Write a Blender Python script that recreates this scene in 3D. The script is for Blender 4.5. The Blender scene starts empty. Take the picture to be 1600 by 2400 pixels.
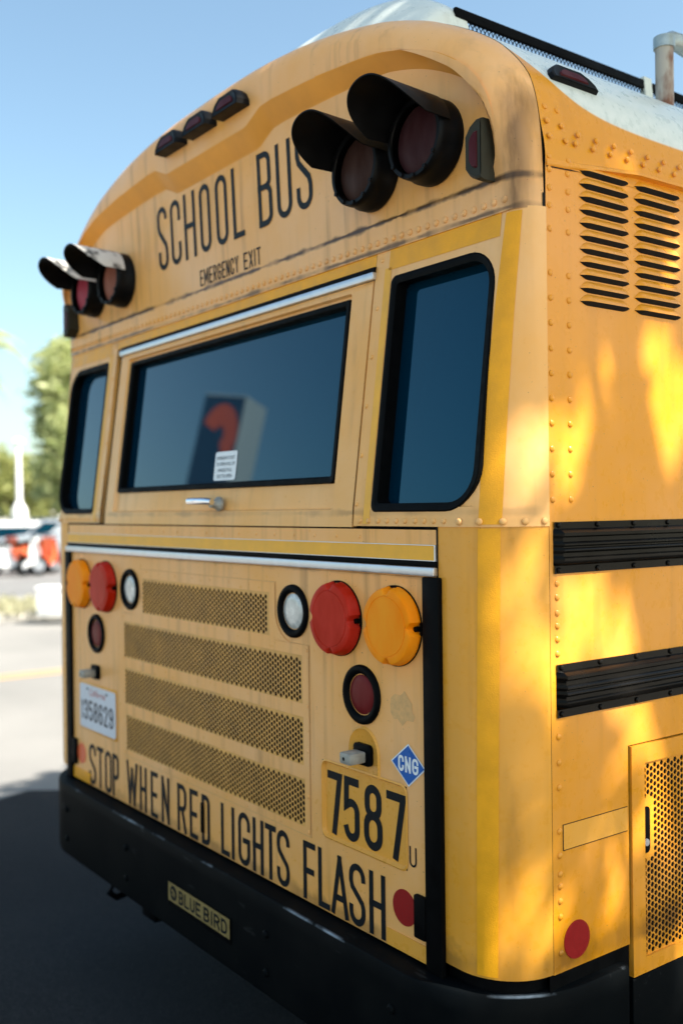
import bpy, bmesh, math, random
from mathutils import Vector, Matrix
random.seed(7)
S = bpy.context.scene
C = S.collection
rad = math.radians
# ------------------------------------------------------------------ camera
cam_d = bpy.data.cameras.new('camera'); cam = bpy.data.objects.new('camera', cam_d); C.objects.link(cam)
Fv = Vector((-.8034, .5954, -.00319)).normalized(); Rv0 = Vector((.5955, .8034, 0.)).normalized()
Uv0 = Rv0.cross(Fv); ROLL = -.011667
Rv = Rv0*math.cos(ROLL)+Uv0*math.sin(ROLL); Uv = -Rv0*math.sin(ROLL)+Uv0*math.cos(ROLL)
cam.matrix_world = Matrix(((Rv.x, Uv.x, -Fv.x, 2.658), (Rv.y, Uv.y, -Fv.y, -1.452), (Rv.z, Uv.z, -Fv.z, 1.75), (0, 0, 0, 1)))
cam_d.sensor_fit = 'VERTICAL'; cam_d.sensor_height = 36; cam_d.lens = 35.43
cam_d.clip_start = .05; cam_d.clip_end = 2000
cam_d.dof.use_dof = True; cam_d.dof.focus_distance = 2.2; cam_d.dof.aperture_fstop = 1.9
S.camera = cam
# ------------------------------------------------------------------ light
SUN_EL, SUN_AZ = 50, 25            # elevation; azimuth from +X towards +Y
sv = Vector((math.cos(rad(SUN_EL))*math.cos(rad(SUN_AZ)), math.cos(rad(SUN_EL))*math.sin(rad(SUN_AZ)), math.sin(rad(SUN_EL))))
W = bpy.data.worlds.new('World'); S.world = W; W.use_nodes = True
nt = W.node_tree; bg = nt.nodes['Background']
sky = nt.nodes.new('ShaderNodeTexSky'); sky.sky_type = 'NISHITA'; sky.sun_disc = False
sky.sun_elevation = rad(SUN_EL); sky.sun_rotation = rad(90-SUN_AZ)
sky.air_density = 1.0; sky.dust_density = 2.0; sky.ozone_density = 2.0
wt = nt.nodes.new('ShaderNodeMix'); wt.data_type = 'RGBA'; wt.blend_type = 'MULTIPLY'; wt.inputs[0].default_value = 1
wt.inputs[7].default_value = (1.06, 1.12, .98, 1)      # warm, slightly hazy daylight balance
nt.links.new(sky.outputs[0], wt.inputs[6]); nt.links.new(wt.outputs[2], bg.inputs[0]); bg.inputs[1].default_value = .095
sl = bpy.data.lights.new('sun', 'SUN'); so = bpy.data.objects.new('sun', sl); C.objects.link(so)
sl.energy = 5.0; sl.angle = rad(.5); sl.color = (1, .93, .82)
so.rotation_euler = sv.to_track_quat('Z', 'Y').to_euler()
S.view_settings.view_transform = 'Standard'; S.view_settings.look = 'None'
S.view_settings.exposure = 1.5; S.view_settings.gamma = 1
S.render.engine = 'CYCLES'

# ------------------------------------------------------------------ materials
def nmat(name):
    m = bpy.data.materials.new(name); m.use_nodes = True
    return m, m.node_tree, m.node_tree.nodes['Principled BSDF']
def N(nt, t, **k):
    n = nt.nodes.new(t)
    for a, b in k.items(): setattr(n, a, b)
    return n
def noise(nt, vec, scale, detail=4, sx=1, sy=1, sz=1, rough=.55):
    mp = N(nt, 'ShaderNodeMapping'); mp.inputs['Scale'].default_value = (sx, sy, sz)
    nt.links.new(vec, mp.inputs[0])
    n = N(nt, 'ShaderNodeTexNoise'); n.inputs['Scale'].default_value = scale; n.inputs['Detail'].default_value = detail
    n.inputs['Roughness'].default_value = rough
    nt.links.new(mp.outputs[0], n.inputs[0]); return n.outputs[0]
def ramp(nt, v, a, b, lo=0., hi=1.):
    r = N(nt, 'ShaderNodeMapRange'); r.inputs[1].default_value = a; r.inputs[2].default_value = b
    r.inputs[3].default_value = lo; r.inputs[4].default_value = hi; nt.links.new(v, r.inputs[0]); return r.outputs[0]
def mth(nt, op, a, b=None, c=None):
    n = N(nt, 'ShaderNodeMath', operation=op)
    for i, v in enumerate((a, b, c)):
        if v is None: continue
        if isinstance(v, (int, float)): n.inputs[i].default_value = v
        else: nt.links.new(v, n.inputs[i])
    return n.outputs[0]
def mixc(nt, f, a, b, mode='MIX'):
    n = N(nt, 'ShaderNodeMix', data_type='RGBA', blend_type=mode)
    for i, v in ((0, f), (6, a), (7, b)):
        if isinstance(v, (int, float)): n.inputs[i].default_value = v
        elif isinstance(v, tuple): n.inputs[i].default_value = (*v[:3], 1)
        else: nt.links.new(v, n.inputs[i])
    return n.outputs[2]
def plain(name, col, rough=.5, metal=0., var=.12, scale=30, spec=.35, coat=0., bump=0., bscale=200):
    m, nt, b = nmat(name)
    tc = N(nt, 'ShaderNodeTexCoord')
    n = noise(nt, tc.outputs['Object'], scale, 5)
    f = ramp(nt, n, .3, .7, 1-var, 1+var)
    h = N(nt, 'ShaderNodeVectorMath', operation='SCALE'); h.inputs[0].default_value = col[:3]
    nt.links.new(f, h.inputs['Scale']); nt.links.new(h.outputs[0], b.inputs['Base Color'])
    nt.links.new(ramp(nt, n, .3, .7, max(.02, rough*.8), min(1, rough*1.2)), b.inputs['Roughness'])
    b.inputs['Metallic'].default_value = metal; b.inputs['Specular IOR Level'].default_value = spec
    b.inputs['Coat Weight'].default_value = coat; b.inputs['Coat Roughness'].default_value = .15
    if bump:
        bp = N(nt, 'ShaderNodeBump'); bp.inputs['Strength'].default_value = bump; bp.inputs['Distance'].default_value = .01
        nt.links.new(noise(nt, tc.outputs['Object'], bscale, 3), bp.inputs['Height']); nt.links.new(bp.outputs[0], b.inputs['Normal'])
    return m
def paint(name, col, fade, amt=.6, rough=.35, streak=.25, grime=None, white=False, coat=.10, wav=.12, smear=None):
    """weathered coach paint: chalky fading, rain streaks, specks, grime lines at given heights"""
    m, nt, b = nmat(name)
    tc = N(nt, 'ShaderNodeTexCoord'); o = tc.outputs['Object']
    sep = N(nt, 'ShaderNodeSeparateXYZ'); nt.links.new(o, sep.inputs[0])
    big = noise(nt, o, 2.3, 6); fine = noise(nt, o, 40, 5)
    f = mth(nt, 'MULTIPLY', ramp(nt, big, .32, .68), amt)
    f = mth(nt, 'ADD', f, ramp(nt, fine, .3, .7, -.07, .07))
    c = mixc(nt, f, col, fade)
    st = noise(nt, o, 26, 4, 1, 1, .06)          # vertical rain streaks
    sf = mth(nt, 'MULTIPLY', ramp(nt, st, .52, .78), streak)
    sf = mth(nt, 'MULTIPLY', sf, ramp(nt, noise(nt, o, 1.7, 3), .35, .6))
    c = mixc(nt, sf, c, (.16, .075, .02))
    sp = noise(nt, o, 160, 2)
    c = mixc(nt, ramp(nt, sp, .735, .76, 0, .75), c, (.10, .05, .02))
    for (zc, wd, stg, brk) in (grime or []):
        d = mth(nt, 'ABSOLUTE', mth(nt, 'SUBTRACT', sep.outputs[2], zc))
        nb = noise(nt, o, 14, 6)
        g = ramp(nt, mth(nt, 'DIVIDE', d, mth(nt, 'MULTIPLY', ramp(nt, nb, .3, .75, .15, 1.5), wd)), .35, 1.2, stg, 0)
        g = mth(nt, 'MULTIPLY', g, ramp(nt, noise(nt, o, 6, 4, 1, 1, .2), brk, brk+.15, .25, 1))
        c = mixc(nt, g, c, (.035, .022, .016))
    if smear:
        d = mth(nt, 'ABSOLUTE', mth(nt, 'SUBTRACT', mth(nt, 'ABSOLUTE', sep.outputs[0]), smear[0]))
        g = mth(nt, 'MULTIPLY', ramp(nt, mth(nt, 'DIVIDE', d, smear[1]), 0, 1, smear[2], 0), ramp(nt, noise(nt, o, 9, 6, 1, 1, .25), .42, .62))
        c = mixc(nt, g, c, (.05, .022, .010))
    if white:   # white roof paint above a painted edge
        yb = mth(nt, 'SUBTRACT', sep.outputs[1], .136)
        zb = mth(nt, 'ADD', 2.592, mth(nt, 'MULTIPLY', .15, mth(nt, 'EXPONENT', mth(nt, 'DIVIDE', yb, -.085))))
        c = mixc(nt, ramp(nt, mth(nt, 'SUBTRACT', sep.outputs[2], zb), -.003, .003), c, mixc(nt, ramp(nt, fine, .35, .65), (.62, .66, .60), (.74, .76, .70)))
    nt.links.new(c, b.inputs['Base Color'])
    nt.links.new(ramp(nt, fine, .3, .7, rough*.75, rough*1.35), b.inputs['Roughness'])
    b.inputs['Coat Weight'].default_value = coat; b.inputs['Coat Roughness'].default_value = .12; b.inputs['Specular IOR Level'].default_value = .25
    bp = N(nt, 'ShaderNodeBump'); bp.inputs['Strength'].default_value = wav; bp.inputs['Distance'].default_value = .02
    nt.links.new(noise(nt, o, 3.5, 2), bp.inputs['Height'])
    nt.links.new(bp.outputs[0], b.inputs['Normal'])
    return m
FADE = (.86, .56, .27)
M = {}
M['cap'] = paint('faded_cap_paint', (.85, .39, .08), (.89, .515, .25), .85, .38, .75, [(2.436, .010, .92, .36), (2.372, .008, .8, .42)], smear=(1.200, .042, .95))
M['rear'] = paint('faded_rear_paint', (.90, .405, .08), (.92, .50, .22), .8, .34, .6, [(.762, .03, .45, .42), (1.598, .006, .4, .45)])
M['mid'] = paint('faded_pillar_paint', (.86, .405, .085), (.90, .53, .24), .8, .36, .35, [(1.74, .012, .35, .45)])
M['mesh'] = plain('grille_mesh_paint', (.74, .37, .09), .45, 0, .2, 12)
M['corner'] = paint('worn_corner_paint', (.81, .335, .02), (.86, .44, .12), .45, .30, .40, [(.79, .05, .5, .45)], smear=(1.205, .022, .45))
M['side'] = paint('yellow_side_paint', (.77, .292, .0025), (.85, .385, .12), .5, .30, .30, [(.80, .04, .6, .45)], coat=.12, wav=.15)
M['ledge'] = plain('unfaded_shaded_ledge_paint', (.80, .33, .045), .45, 0, .12, 6, spec=.2)  # less faded paint, with some underside shade put into its colour
M['roof'] = paint('roof_paint', (.72, .28, .006), (.76, .33, .03), .4, .30, .3, white=True)
M['white'] = paint('white_roof_paint', (.62, .66, .60), (.74, .76, .70), .6, .30, .3)
M['tape'] = plain('reflective_yellow_tape', (.86, .37, .005), .45, 0, .10, 18, coat=.1, bump=.15, bscale=420)
M['tape_pale'] = plain('dusty_yellow_tape', (.88, .42, .025), .4, 0, .10, 12, coat=.1, bump=.1, bscale=420)
M['recess'] = paint('unfaded_recess_paint', (.82, .36, .04), (.86, .43, .11), .5, .3, .25)
M['black'] = plain('black_paint', (.002, .0022, .0028), .6, 0, .3, 14, spec=.05)
M['letter'] = plain('black_vinyl_lettering', (.006, .009, .012), .5, 0, .35, 60, spec=.15)
M['rubber'] = plain('black_rubber', (.0025, .0027, .003), .55, 0, .3, 40, spec=.05)
M['dark'] = plain('dark_void', (.004, .004, .004), .9)
M['hood'] = plain('matte_black_hood', (.003, .0033, .004), .45, 0, .5, 20, spec=.12)
M['rail'] = plain('black_rub_rail', (.003, .0026, .0022), .24, 0, .7, 9, spec=.12)
def bumper_mat():
    m, nt, b = nmat('bumper_steel'); tc = N(nt, 'ShaderNodeTexCoord'); o = tc.outputs['Object']
    sep = N(nt, 'ShaderNodeSeparateXYZ'); nt.links.new(o, sep.inputs[0])
    d = mth(nt, 'ABSOLUTE', mth(nt, 'SUBTRACT', sep.outputs[2], .7400))
    e = mth(nt, 'MULTIPLY', ramp(nt, d, .001, .0035, 1, 0), ramp(nt, noise(nt, o, 4, 6), .55, .66))  # broken pale metal line paints the sky's glint along the top edge
    sc = mth(nt, 'MULTIPLY', ramp(nt, noise(nt, o, 30, 5, .25, 1, 1), .66, .72), .35)      # scuffs
    du = mth(nt, 'MULTIPLY', ramp(nt, noise(nt, o, 4, 5), .45, .7), .35)                       # road dust
    c = mixc(nt, du, (.0018, .0028, .0036), (.012, .012, .011)); c = mixc(nt, sc, c, (.045, .046, .045)); c = mixc(nt, e, c, (.32, .36, .40))
    nt.links.new(c, b.inputs['Base Color']); nt.links.new(e, b.inputs['Metallic'])
    b.inputs['Roughness'].default_value = .58; b.inputs['Specular IOR Level'].default_value = .05; return m
M['bumper'] = bumper_mat()
M['alu'] = plain('aluminium', (.62, .64, .68), .38, .85, .1, 25)
M['chrome'] = plain('chrome', (.85, .86, .9), .12, 1., .05, 30)
M['grey'] = plain('grey_latch_metal', (.34, .33, .29), .5, .2, .25, 50)
M['pipe'] = None
def pale_top_mat():      # plastic in blotches of off-white and near black, for upper hood faces
    m, nt, b = nmat('pale_hood_plastic'); tc = N(nt, 'ShaderNodeTexCoord'); o = tc.outputs['Object']
    f = ramp(nt, noise(nt, o, 18, 5), .36, .50)
    nt.links.new(mixc(nt, f, (.05, .05, .05), (.62, .60, .56)), b.inputs['Base Color']); b.inputs['Roughness'].default_value = .7; return m
def glass(name, col, rough=.02, ior=1.75):
    m, nt, b = nmat(name)
    b.inputs['Base Color'].default_value = (*col, 1); b.inputs['Roughness'].default_value = rough
    b.inputs['IOR'].default_value = ior; b.inputs['Specular IOR Level'].default_value = .5
    return m
M['glass'] = glass('tinted_window_glass', (.0004, .017, .036), .015, 1.6)
M['glass'].node_tree.nodes['Principled BSDF'].inputs['Specular Tint'].default_value = (.08, .60, .90, 1)
def lens(name, col, rough=.22, sub=.25):
    m, nt, b = nmat(name)
    tc = N(nt, 'ShaderNodeTexCoord'); n = noise(nt, tc.outputs['Object'], 22, 5, 1, 1, .35)
    c = mixc(nt, ramp(nt, n, .35, .68), col, tuple(min(1, v*1.25+.015) for v in col))
    nt.links.new(c, b.inputs['Base Color']); b.inputs['Roughness'].default_value = rough
    b.inputs['Subsurface Weight'].default_value = sub*.4; b.inputs['Subsurface Radius'].default_value = (1, .4, .2)
    b.inputs['Subsurface Scale'].default_value = .008
    b.inputs['Specular IOR Level'].default_value = .07
    return m
M['red'] = lens('red_lens', (.44, .014, .002), .3, 0); M['amber'] = lens('amber_lens', (1., .25, .0), .4, 0)
M['darkred'] = lens('dark_red_lens', (.13, .008, .008), .3, .1)
M['shadered'] = lens('shaded_red_lens', (.026, .004, .006), .5, .1); M['shadeamber'] = lens('shaded_amber_lens', (.036, .015, .011), .5, .1)  # right-hand lenses, the shade under their hoods darkened into the colour
M['litred'] = lens('lit_dusty_red_lens', (.30, .03, .05), .5, .1); M['litamber'] = lens('lit_dusty_amber_lens', (.24, .08, .05), .5, .1)  # brighter copies of the same lenses for the left-hand lamps
M['markred'] = lens('marker_lens', (.055, .005, .008), .35, 0)
M['pale_top'] = pale_top_mat()
M['clear'] = plain('clear_lens', (.62, .62, .58), .25, .1, .25, 45, coat=.6)
M['refl'] = plain('red_reflector', (.30, .006, .006), .45, 0, .1, 200)
M['refl_o'] = plain('orange_reflector', (.80, .12, .03), .35, 0, .1, 200)
M['blue'] = plain('blue_decal', (.010, .11, .42), .3, 0, .06, 40)
M['wht'] = plain('white_decal', (.80, .82, .82), .35, 0, .05, 40)
M['plate'] = plain('plate_white', (.62, .66, .72), .35, 0, .05, 40)
M['platered'] = plain('plate_red', (.60, .16, .15), .4)
M['plateink'] = plain('plate_blue_ink', (.02, .035, .06), .4)
M['badge'] = plain('badge_cream', (.26, .18, .06), .5, 0, .2, 60)
M['residue'] = plain('glue_residue', (.72, .40, .15), .6, 0, .12, 90)

# ------------------------------------------------------------------ mesh helper
class MB:
    def __init__(s): s.v = []; s.f = []
    def add(s, vs, fs):
        o = len(s.v); s.v += [tuple(p) for p in vs]; s.f += [tuple(o+i for i in f) for f in fs]; return s
    def box(s, a, b):
        x0, y0, z0 = a; x1, y1, z1 = b
        return s.add([(x0,y0,z0),(x1,y0,z0),(x1,y1,z0),(x0,y1,z0),(x0,y0,z1),(x1,y0,z1),(x1,y1,z1),(x0,y1,z1)],
                     [(0,3,2,1),(4,5,6,7),(0,1,5,4),(1,2,6,5),(2,3,7,6),(3,0,4,7)])
    def grid(s, rows, close=False):
        o = len(s.v); m = len(rows[0])
        for r in rows: s.v += [tuple(p) for p in r]
        for i in range(len(rows)-1):
            for j in range(m-(0 if close else 1)):
                k = (j+1) % m
                s.f.append((o+i*m+j, o+i*m+k, o+(i+1)*m+k, o+(i+1)*m+j))
        return s
    def poly(s, pts): return s.add(pts, [tuple(range(len(pts)))])
    def tube(s, pts, r, n=10, caps=True):
        rows = []; P = [Vector(p) for p in pts]
        rr = r if isinstance(r, (list, tuple)) else [r]*len(P)
        up = Vector((0, 0, 1)) if abs((P[-1]-P[0]).normalized().z) < .9 else Vector((0, 1, 0))
        for i, p in enumerate(P):
            d = (P[min(i+1, len(P)-1)]-P[max(i-1, 0)]).normalized()
            a = d.cross(up).normalized(); b = d.cross(a)
            rows.append([p+a*math.cos(2*math.pi*k/n)*rr[i]+b*math.sin(2*math.pi*k/n)*rr[i] for k in range(n)])
        s.grid(rows, True)
        if caps: s.poly(rows[0][::-1]); s.poly(rows[-1])
        return s
    def disc_stack(s, c, ax, prof, n=32, capend=True, ref=None):
        """surface of revolution: prof = [(distance along ax, radius)]"""
        ax = Vector(ax).normalized(); c = Vector(c)
        a = ax.cross(Vector((0, 0, 1)) if abs(ax.z) < .9 else Vector((1, 0, 0))).normalized(); b = ax.cross(a)
        rows = [[c+ax*h+(a*math.cos(2*math.pi*k/n)+b*math.sin(2*math.pi*k/n))*r for k in range(n)] for h, r in prof]
        s.grid(rows, True)
        if capend: s.poly(rows[-1])
        return s
    def build(s, name, mat, parent=None, smooth=None, bevel=0., recalc=True, seg=2):
        me = bpy.data.meshes.new(name); me.from_pydata(s.v, [], s.f); me.validate()
        if recalc or bevel:
            bm = bmesh.new(); bm.from_mesh(me)
            bmesh.ops.remove_doubles(bm, verts=bm.verts, dist=1e-6)
            if recalc: bmesh.ops.recalc_face_normals(bm, faces=bm.faces)
            if bevel:
                es = [e for e in bm.edges if len(e.link_faces) == 2 and e.calc_face_angle(0) > .6]
                bmesh.ops.bevel(bm, geom=es, offset=bevel, segments=seg, affect='EDGES', profile=.5, clamp_overlap=True)
            bm.to_mesh(me); bm.free()
        if smooth or bevel:
            me.polygons.foreach_set('use_smooth', [True]*len(me.polygons)); me.set_sharp_from_angle(angle=rad(smooth or 40))
        o = bpy.data.objects.new(name, me); C.objects.link(o)
        if mat: me.materials.append(mat)
        if parent: par(o, parent)
        return o
def par(o, p):
    o.parent = p
    if p.type == 'EMPTY': o.matrix_parent_inverse = Matrix.Translation(-Vector(p.location))
def tag(o, label=None, cat=None, group=None, kind=None):
    for k, v in (('label', label), ('category', cat), ('group', group), ('kind', kind)):
        if v: o[k] = v
    return o
def empty(name, loc):
    o = bpy.data.objects.new(name, None); C.objects.link(o); o.location = loc; return o
def struct(o): o['kind'] = 'structure'; return o
def crom(pts, n):
    """Catmull-Rom resample of 2-D points to n points, even along the list's chord length"""
    P = [Vector((*p, 0)) for p in pts]; P = [P[0]*2-P[1]]+P+[P[-1]*2-P[-2]]
    out = []; L = [0]
    for i in range(1, len(P)-2): L.append(L[-1]+(P[i+1]-P[i]).length)
    for k in range(n):
        t = L[-1]*k/(n-1); i = max(j for j in range(len(L)-1) if L[j] <= t+1e-9); u = (t-L[i])/(L[i+1]-L[i])
        a, b, c, d = P[i:i+4]
        q = .5*((2*b)+(-a+c)*u+(2*a-5*b+4*c-d)*u*u+(-a+3*b-3*c+d)*u**3); out.append((q.x, q.y))
    return out
def lerp_pts(pts, ts):
    out = []
    for t in ts:
        x = t*(len(pts)-1); i = min(int(x), len(pts)-2); u = x-i
        out.append(tuple(a+(b-a)*u for a, b in zip(pts[i], pts[i+1])))
    return out
def lin(a, b, n): return [a+(b-a)*i/(n-1) for i in range(n)]

# ------------------------------------------------------------------ body surface
XS, YS, LARC = 1.235, .136, .20
def y0(z): return .13*max(0., min(z, 2.40)-1.725)
def xf(z): return 1.10+.08*max(0., min(1., (z-1.725)/.64))
def body(u, z, off=0.):
    """point on the rear skin; u = distance from the middle, wrapping round the corner"""
    s = 1 if u >= 0 else -1; a = abs(u); X = xf(z); Y = y0(z)
    if a <= X: return (u, Y-off, z)
    th = min(1., (a-X)/LARC)*math.pi/2
    rx, ry = XS-X, YS-Y
    x = X+rx*math.sin(th); y = Y+ry*(1-math.cos(th))
    nx, ny = math.sin(th)/rx, -math.cos(th)/ry; L = math.hypot(nx, ny)
    return (s*(x+nx/L*off), y+ny/L*off, z)
def u_of(theta_deg, z): return xf(z)+LARC*theta_deg/90
def seg(a, b, step):
    n = max(1, int(math.ceil(abs(b-a)/step))); return [a+(b-a)*i/n for i in range(n+1)]
def patch(mb, u0, u1, z0, z1, off=0., fn=body, step=.03, stepz=.08):
    for_u = seg(u0, u1, step) if max(abs(u0), abs(u1)) > 1.05 else [u0, u1]
    mb.grid([[fn(u, z, off) for u in for_u] for z in seg(z0, z1, stepz)])
def sheet(mb, u0, u1, z0, z1, holes, fn, off=0., step=.03, stepz=.08, thick=None):
    us = sorted({u0, u1, *[h[0] for h in holes], *[h[1] for h in holes]}); zs = sorted({z0, z1, *[h[2] for h in holes], *[h[3] for h in holes]})
    for i in range(len(us)-1):
        for j in range(len(zs)-1):
            cu, cz = (us[i]+us[i+1])/2, (zs[j]+zs[j+1])/2
            if any(h[0] < cu < h[1] and h[2] < cz < h[3] for h in holes): continue
            patch(mb, us[i], us[i+1], zs[j], zs[j+1], off, fn, step, stepz)
def rrect(x0, x1, z0, z1, r, n=8):
    """rounded rectangle loop; r = radius or (bl, br, tr, tl)"""
    rs = r if isinstance(r, (tuple, list)) else (r,)*4
    out = []
    for (cx, cz, a0, q) in ((x0, z0, 180, rs[0]), (x1, z0, 270, rs[1]), (x1, z1, 0, rs[2]), (x0, z1, 90, rs[3])):
        mx = cx+(q if cx == x0 else -q); mz = cz+(q if cz == z0 else -q)
        for k in range(n+1):
            a = rad(a0+90*k/n); out.append((mx+q*math.cos(a), mz+q*math.sin(a)))
    return out
def corner_fill(mb, x0, x1, z0, z1, r, fn, off=0., n=8):
    """fills between a square opening and its rounded corners"""
    rs = r; loop = rrect(x0, x1, z0, z1, rs, n)
    for c, (cx, cz) in enumerate(((x0, z0), (x1, z0), (x1, z1), (x0, z1))):
        arc = loop[c*(n+1):(c+1)*(n+1)]
        for k in range(n): mb.add([fn(cx, cz, off), fn(*arc[k], off), fn(*arc[k+1], off)], [(0, 1, 2)])
def dome(mb, p, nrm, r=.0066, h=.0032, n=9):
    mb.disc_stack(p, nrm, [(-.001, r), (h*.35, r*.97), (h*.8, r*.68), (h, r*.25)], n)
def nrm_at(u, z):
    a = Vector(body(u, z)); b = Vector(body(u, z, .01)); return (b-a).normalized()

bus = empty('school_bus', (0, 5.4, 0))
tag(bus, 'faded yellow school bus parked with its weathered rear end towards the camera', 'bus')

# ---- corner panels left and right of the engine door
for s in (1, -1):
    mb = MB(); rows = []
    us = seg(1.045, 1.30, .0125)
    mb.grid([[body(s*u, z) for u in us] for z in (.777, .80, .9, 1.1, 1.3, 1.5, 1.712)])
    mb.build('rear_corner_panel', M['corner'], bus, smooth=50)
    mb = MB(); mb.grid([[body(s*u, z, -.018) for u in us] for z in (.66, .70, .74, .779)]); mb.grid([[(s*(XS-.0015), y, z) for y in (YS-.01, .384)] for z in (.62, .778)]); mb.build('lower_seal', M['rubber'], bus, smooth=50)
    mb = MB(); mb.box((s*1.043-.002, -.002, 1.60), (s*1.043+.002, .004, 1.712)); mb.build('panel_seam', M['dark'], bus)
# ---- belt panel under the emergency door
mb = MB(); patch(mb, -1.042, 1.042, 1.598, 1.702, .001)
for k in range(16): dome(mb, (-.62+k*.0927, -.001, 1.684), (0, -1, 0), .0045, .002)
mb.build('belt_panel', M['rear'], bus, smooth=50)
# ---- flat backing so that no gap shows the inside
mb = MB()
prof = [(.055, .60), (.055, 1.72), (.15, 2.42), (.15, 2.46), (10.7, 2.46), (10.7, .60)]
mb.grid([[(x, y, z) for y, z in prof] for x in (-1.15, 1.15)], True); mb.poly([(-1.15, y, z) for y, z in prof]); mb.poly([(1.15, y, z) for y, z in prof])
mb.build('inner_shell', M['dark'], bus)
mb = MB()
mb.grid([[(-1.10, .013, z), (1.10, .013, z)] for z in (1.56, 1.72)])
mb.grid([[(x, y0(z)+.016, z) for x in (-.79, .79)] for z in (1.69, 1.735)])
mb.grid([[(x, y0(z)+.014, z) for x in (-.80, -.70)] for z in (1.69, 2.38)]); mb.grid([[(x, y0(z)+.014, z) for x in (.738, .80)] for z in (1.69, 2.38)])
mb.grid([[(x, y0(z)+.014, z) for x in (-.80, .80)] for z in (2.30, 2.40)])
mb.build('door_seal', M['rubber'], bus)

# ---- engine door with grilles
GR = [(-.395, .378, 1.414, 1.529), (-.541, .531, 1.254, 1.377), (-.537, .534, 1.097, 1.220), (-.530, .538, .941, 1.062)]
REC = (.612, .936, .940, 1.128)
def flat(x, z, off=0.): return (x, -.004-off, z)
mb = MB(); sheet(mb, -1.004, 1.004, .752, 1.598, [(-.55, .55, .935, 1.395), (-.40, .40, 1.395, 1.54), REC], flat)
mb.box((-1.004, -.004, .752), (1.004, .01, .7525))
ed = mb.build('engine_door', M['rear'], bus)
mb = MB()
sheet(mb, -.560, .560, .921, 1.404, [(a, b, c, d) for a, b, c, d in GR[1:]], flat, .002)
sheet(mb, -.412, .406, 1.404, 1.557, [GR[0]], flat, .002)
for s in (1, -1):                                   # concave shoulder round the reversing lamps
    cx, cz = s*.487, 1.487; x0 = .406*s if s > 0 else -.412
    arc = [(cx+.082*math.cos(a)*-s, cz-.082*math.sin(a)) for a in lin(rad(8), rad(86), 10)]
    for (ax, az), (bx, bz) in zip(arc, arc[1:]):
        mb.poly([flat(x0, az, .002), flat(ax, az, .002), flat(bx, bz, .002), flat(x0, bz, .002)])
gmb = mb
mb = MB()                                            # fine joint round the plate
for a, b, c, d in ((-.5625, -.5605, .921, 1.404), (.5605, .563, .921, 1.404), (-.5625, .563, .9185, .9205), (-.414, .409, 1.5575, 1.5590), (-.4145, -.4125, 1.47, 1.5575), (.4065, .409, 1.47, 1.5575), (.478, .563, 1.4045, 1.406), (-.563, -.478, 1.4045, 1.406)):
    mb.box((a, -.0046, c), (b, -.0041, d))
mb.build('plate_joint', M['residue'], ed)
PIT = .01465; COL = PIT*.866
def hexmesh(mb, x0, x1, z0, z1, P, r_hole=.0066, solid=lambda x, z: False, depth=.002, margin=.006):
    """perforated sheet: P(x, z, depth) -> point"""
    R = PIT/math.sqrt(3)
    nc = int((x1-x0)/COL)+2; nr = int((z1-z0)/PIT)+2
    for i in range(-1, nc):
        for j in range(-1, nr):
            cx = x0+i*COL+COL*.5; cz = z0+j*PIT+(PIT/2 if i % 2 else 0)+PIT*.5
            if cx+R < x0 or cx-R > x1 or cz+R < z0 or cz-R > z1: continue
            outer = [(cx+R*math.cos(rad(60*k)), cz+R*math.sin(rad(60*k))) for k in range(6)]
            if solid(cx, cz) or cx-margin < x0 or cx+margin > x1 or cz-margin < z0 or cz+margin > z1:
                mb.poly([P(x, z, 0) for x, z in outer]); continue
            inner = [(cx+r_hole*math.cos(rad(60*k)), cz+r_hole*math.sin(rad(60*k))) for k in range(6)]
            vs = [P(x, z, 0) for x, z in outer]+[P(x, z, 0) for x, z in inner]+[P(x, z, depth) for x, z in inner]
            fs = [(k, (k+1) % 6, 6+(k+1) % 6, 6+k) for k in range(6)]+[(6+k, 6+(k+1) % 6, 12+(k+1) % 6, 12+k) for k in range(6)]
            mb.add(vs, fs)
for g in GR:
    mb = MB(); hexmesh(mb, *g, lambda x, z, d: (x, -.0053+d, z), depth=.0010); mb.build('grille_mesh', M['mesh'], ed, recalc=False)
mb = gmb
for k in range(7): mb.disc_stack((-.256+k*.11-.13, -.006, 1.546), (0, -1, 0), [(0, .004), (.001, .0035)], 8)
for s in (1, -1):
    for z in (.93, 1.02, 1.136, 1.25, 1.392): mb.disc_stack((s*.551, -.006, z), (0, -1, 0), [(0, .005), (.0015, .004)], 8)
for x in (-.4, -.25, -.1, .08, .25, .42): mb.disc_stack((x, -.006, .929), (0, -1, 0), [(0, .0045), (.0012, .004)], 8)
mb.build('grille_plate', M['rear'], ed, smooth=30)
# number recess
mb = MB()
lo = rrect(REC[0]-.004, REC[1]+.004, REC[2]-.004, REC[3]+.004, .022); li = rrect(REC[0]+.006, REC[1]-.006, REC[2]+.006, REC[3]-.006, .016); lm = rrect(REC[0], REC[1], REC[2], REC[3], .02)
mb.grid([[(x, -.0052, z) for x, z in lo], [(x, -.0072, z) for x, z in lm], [(x, .002, z) for x, z in li]], True)
mb.poly([(x, .002, z) for x, z in li])
rc = mb.build('number_recess', M['recess'], ed, smooth=50)
mb = MB()                                           # domed surround over the latch
arc = [(.783+.060*math.cos(rad(a)), 1.176+.062*math.sin(rad(a))) for a in lin(0, 180, 22)]; arc = [(.843, 1.125)]+arc+[(.723, 1.125)]
arci = [(.783+(x-.783)*.84, 1.176+(z-1.176)*.84 if z > 1.13 else z) for x, z in arc]; arcm = [((a[0]+b[0])/2, (a[1]+b[1])/2) for a, b in zip(arc, arci)]
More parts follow.
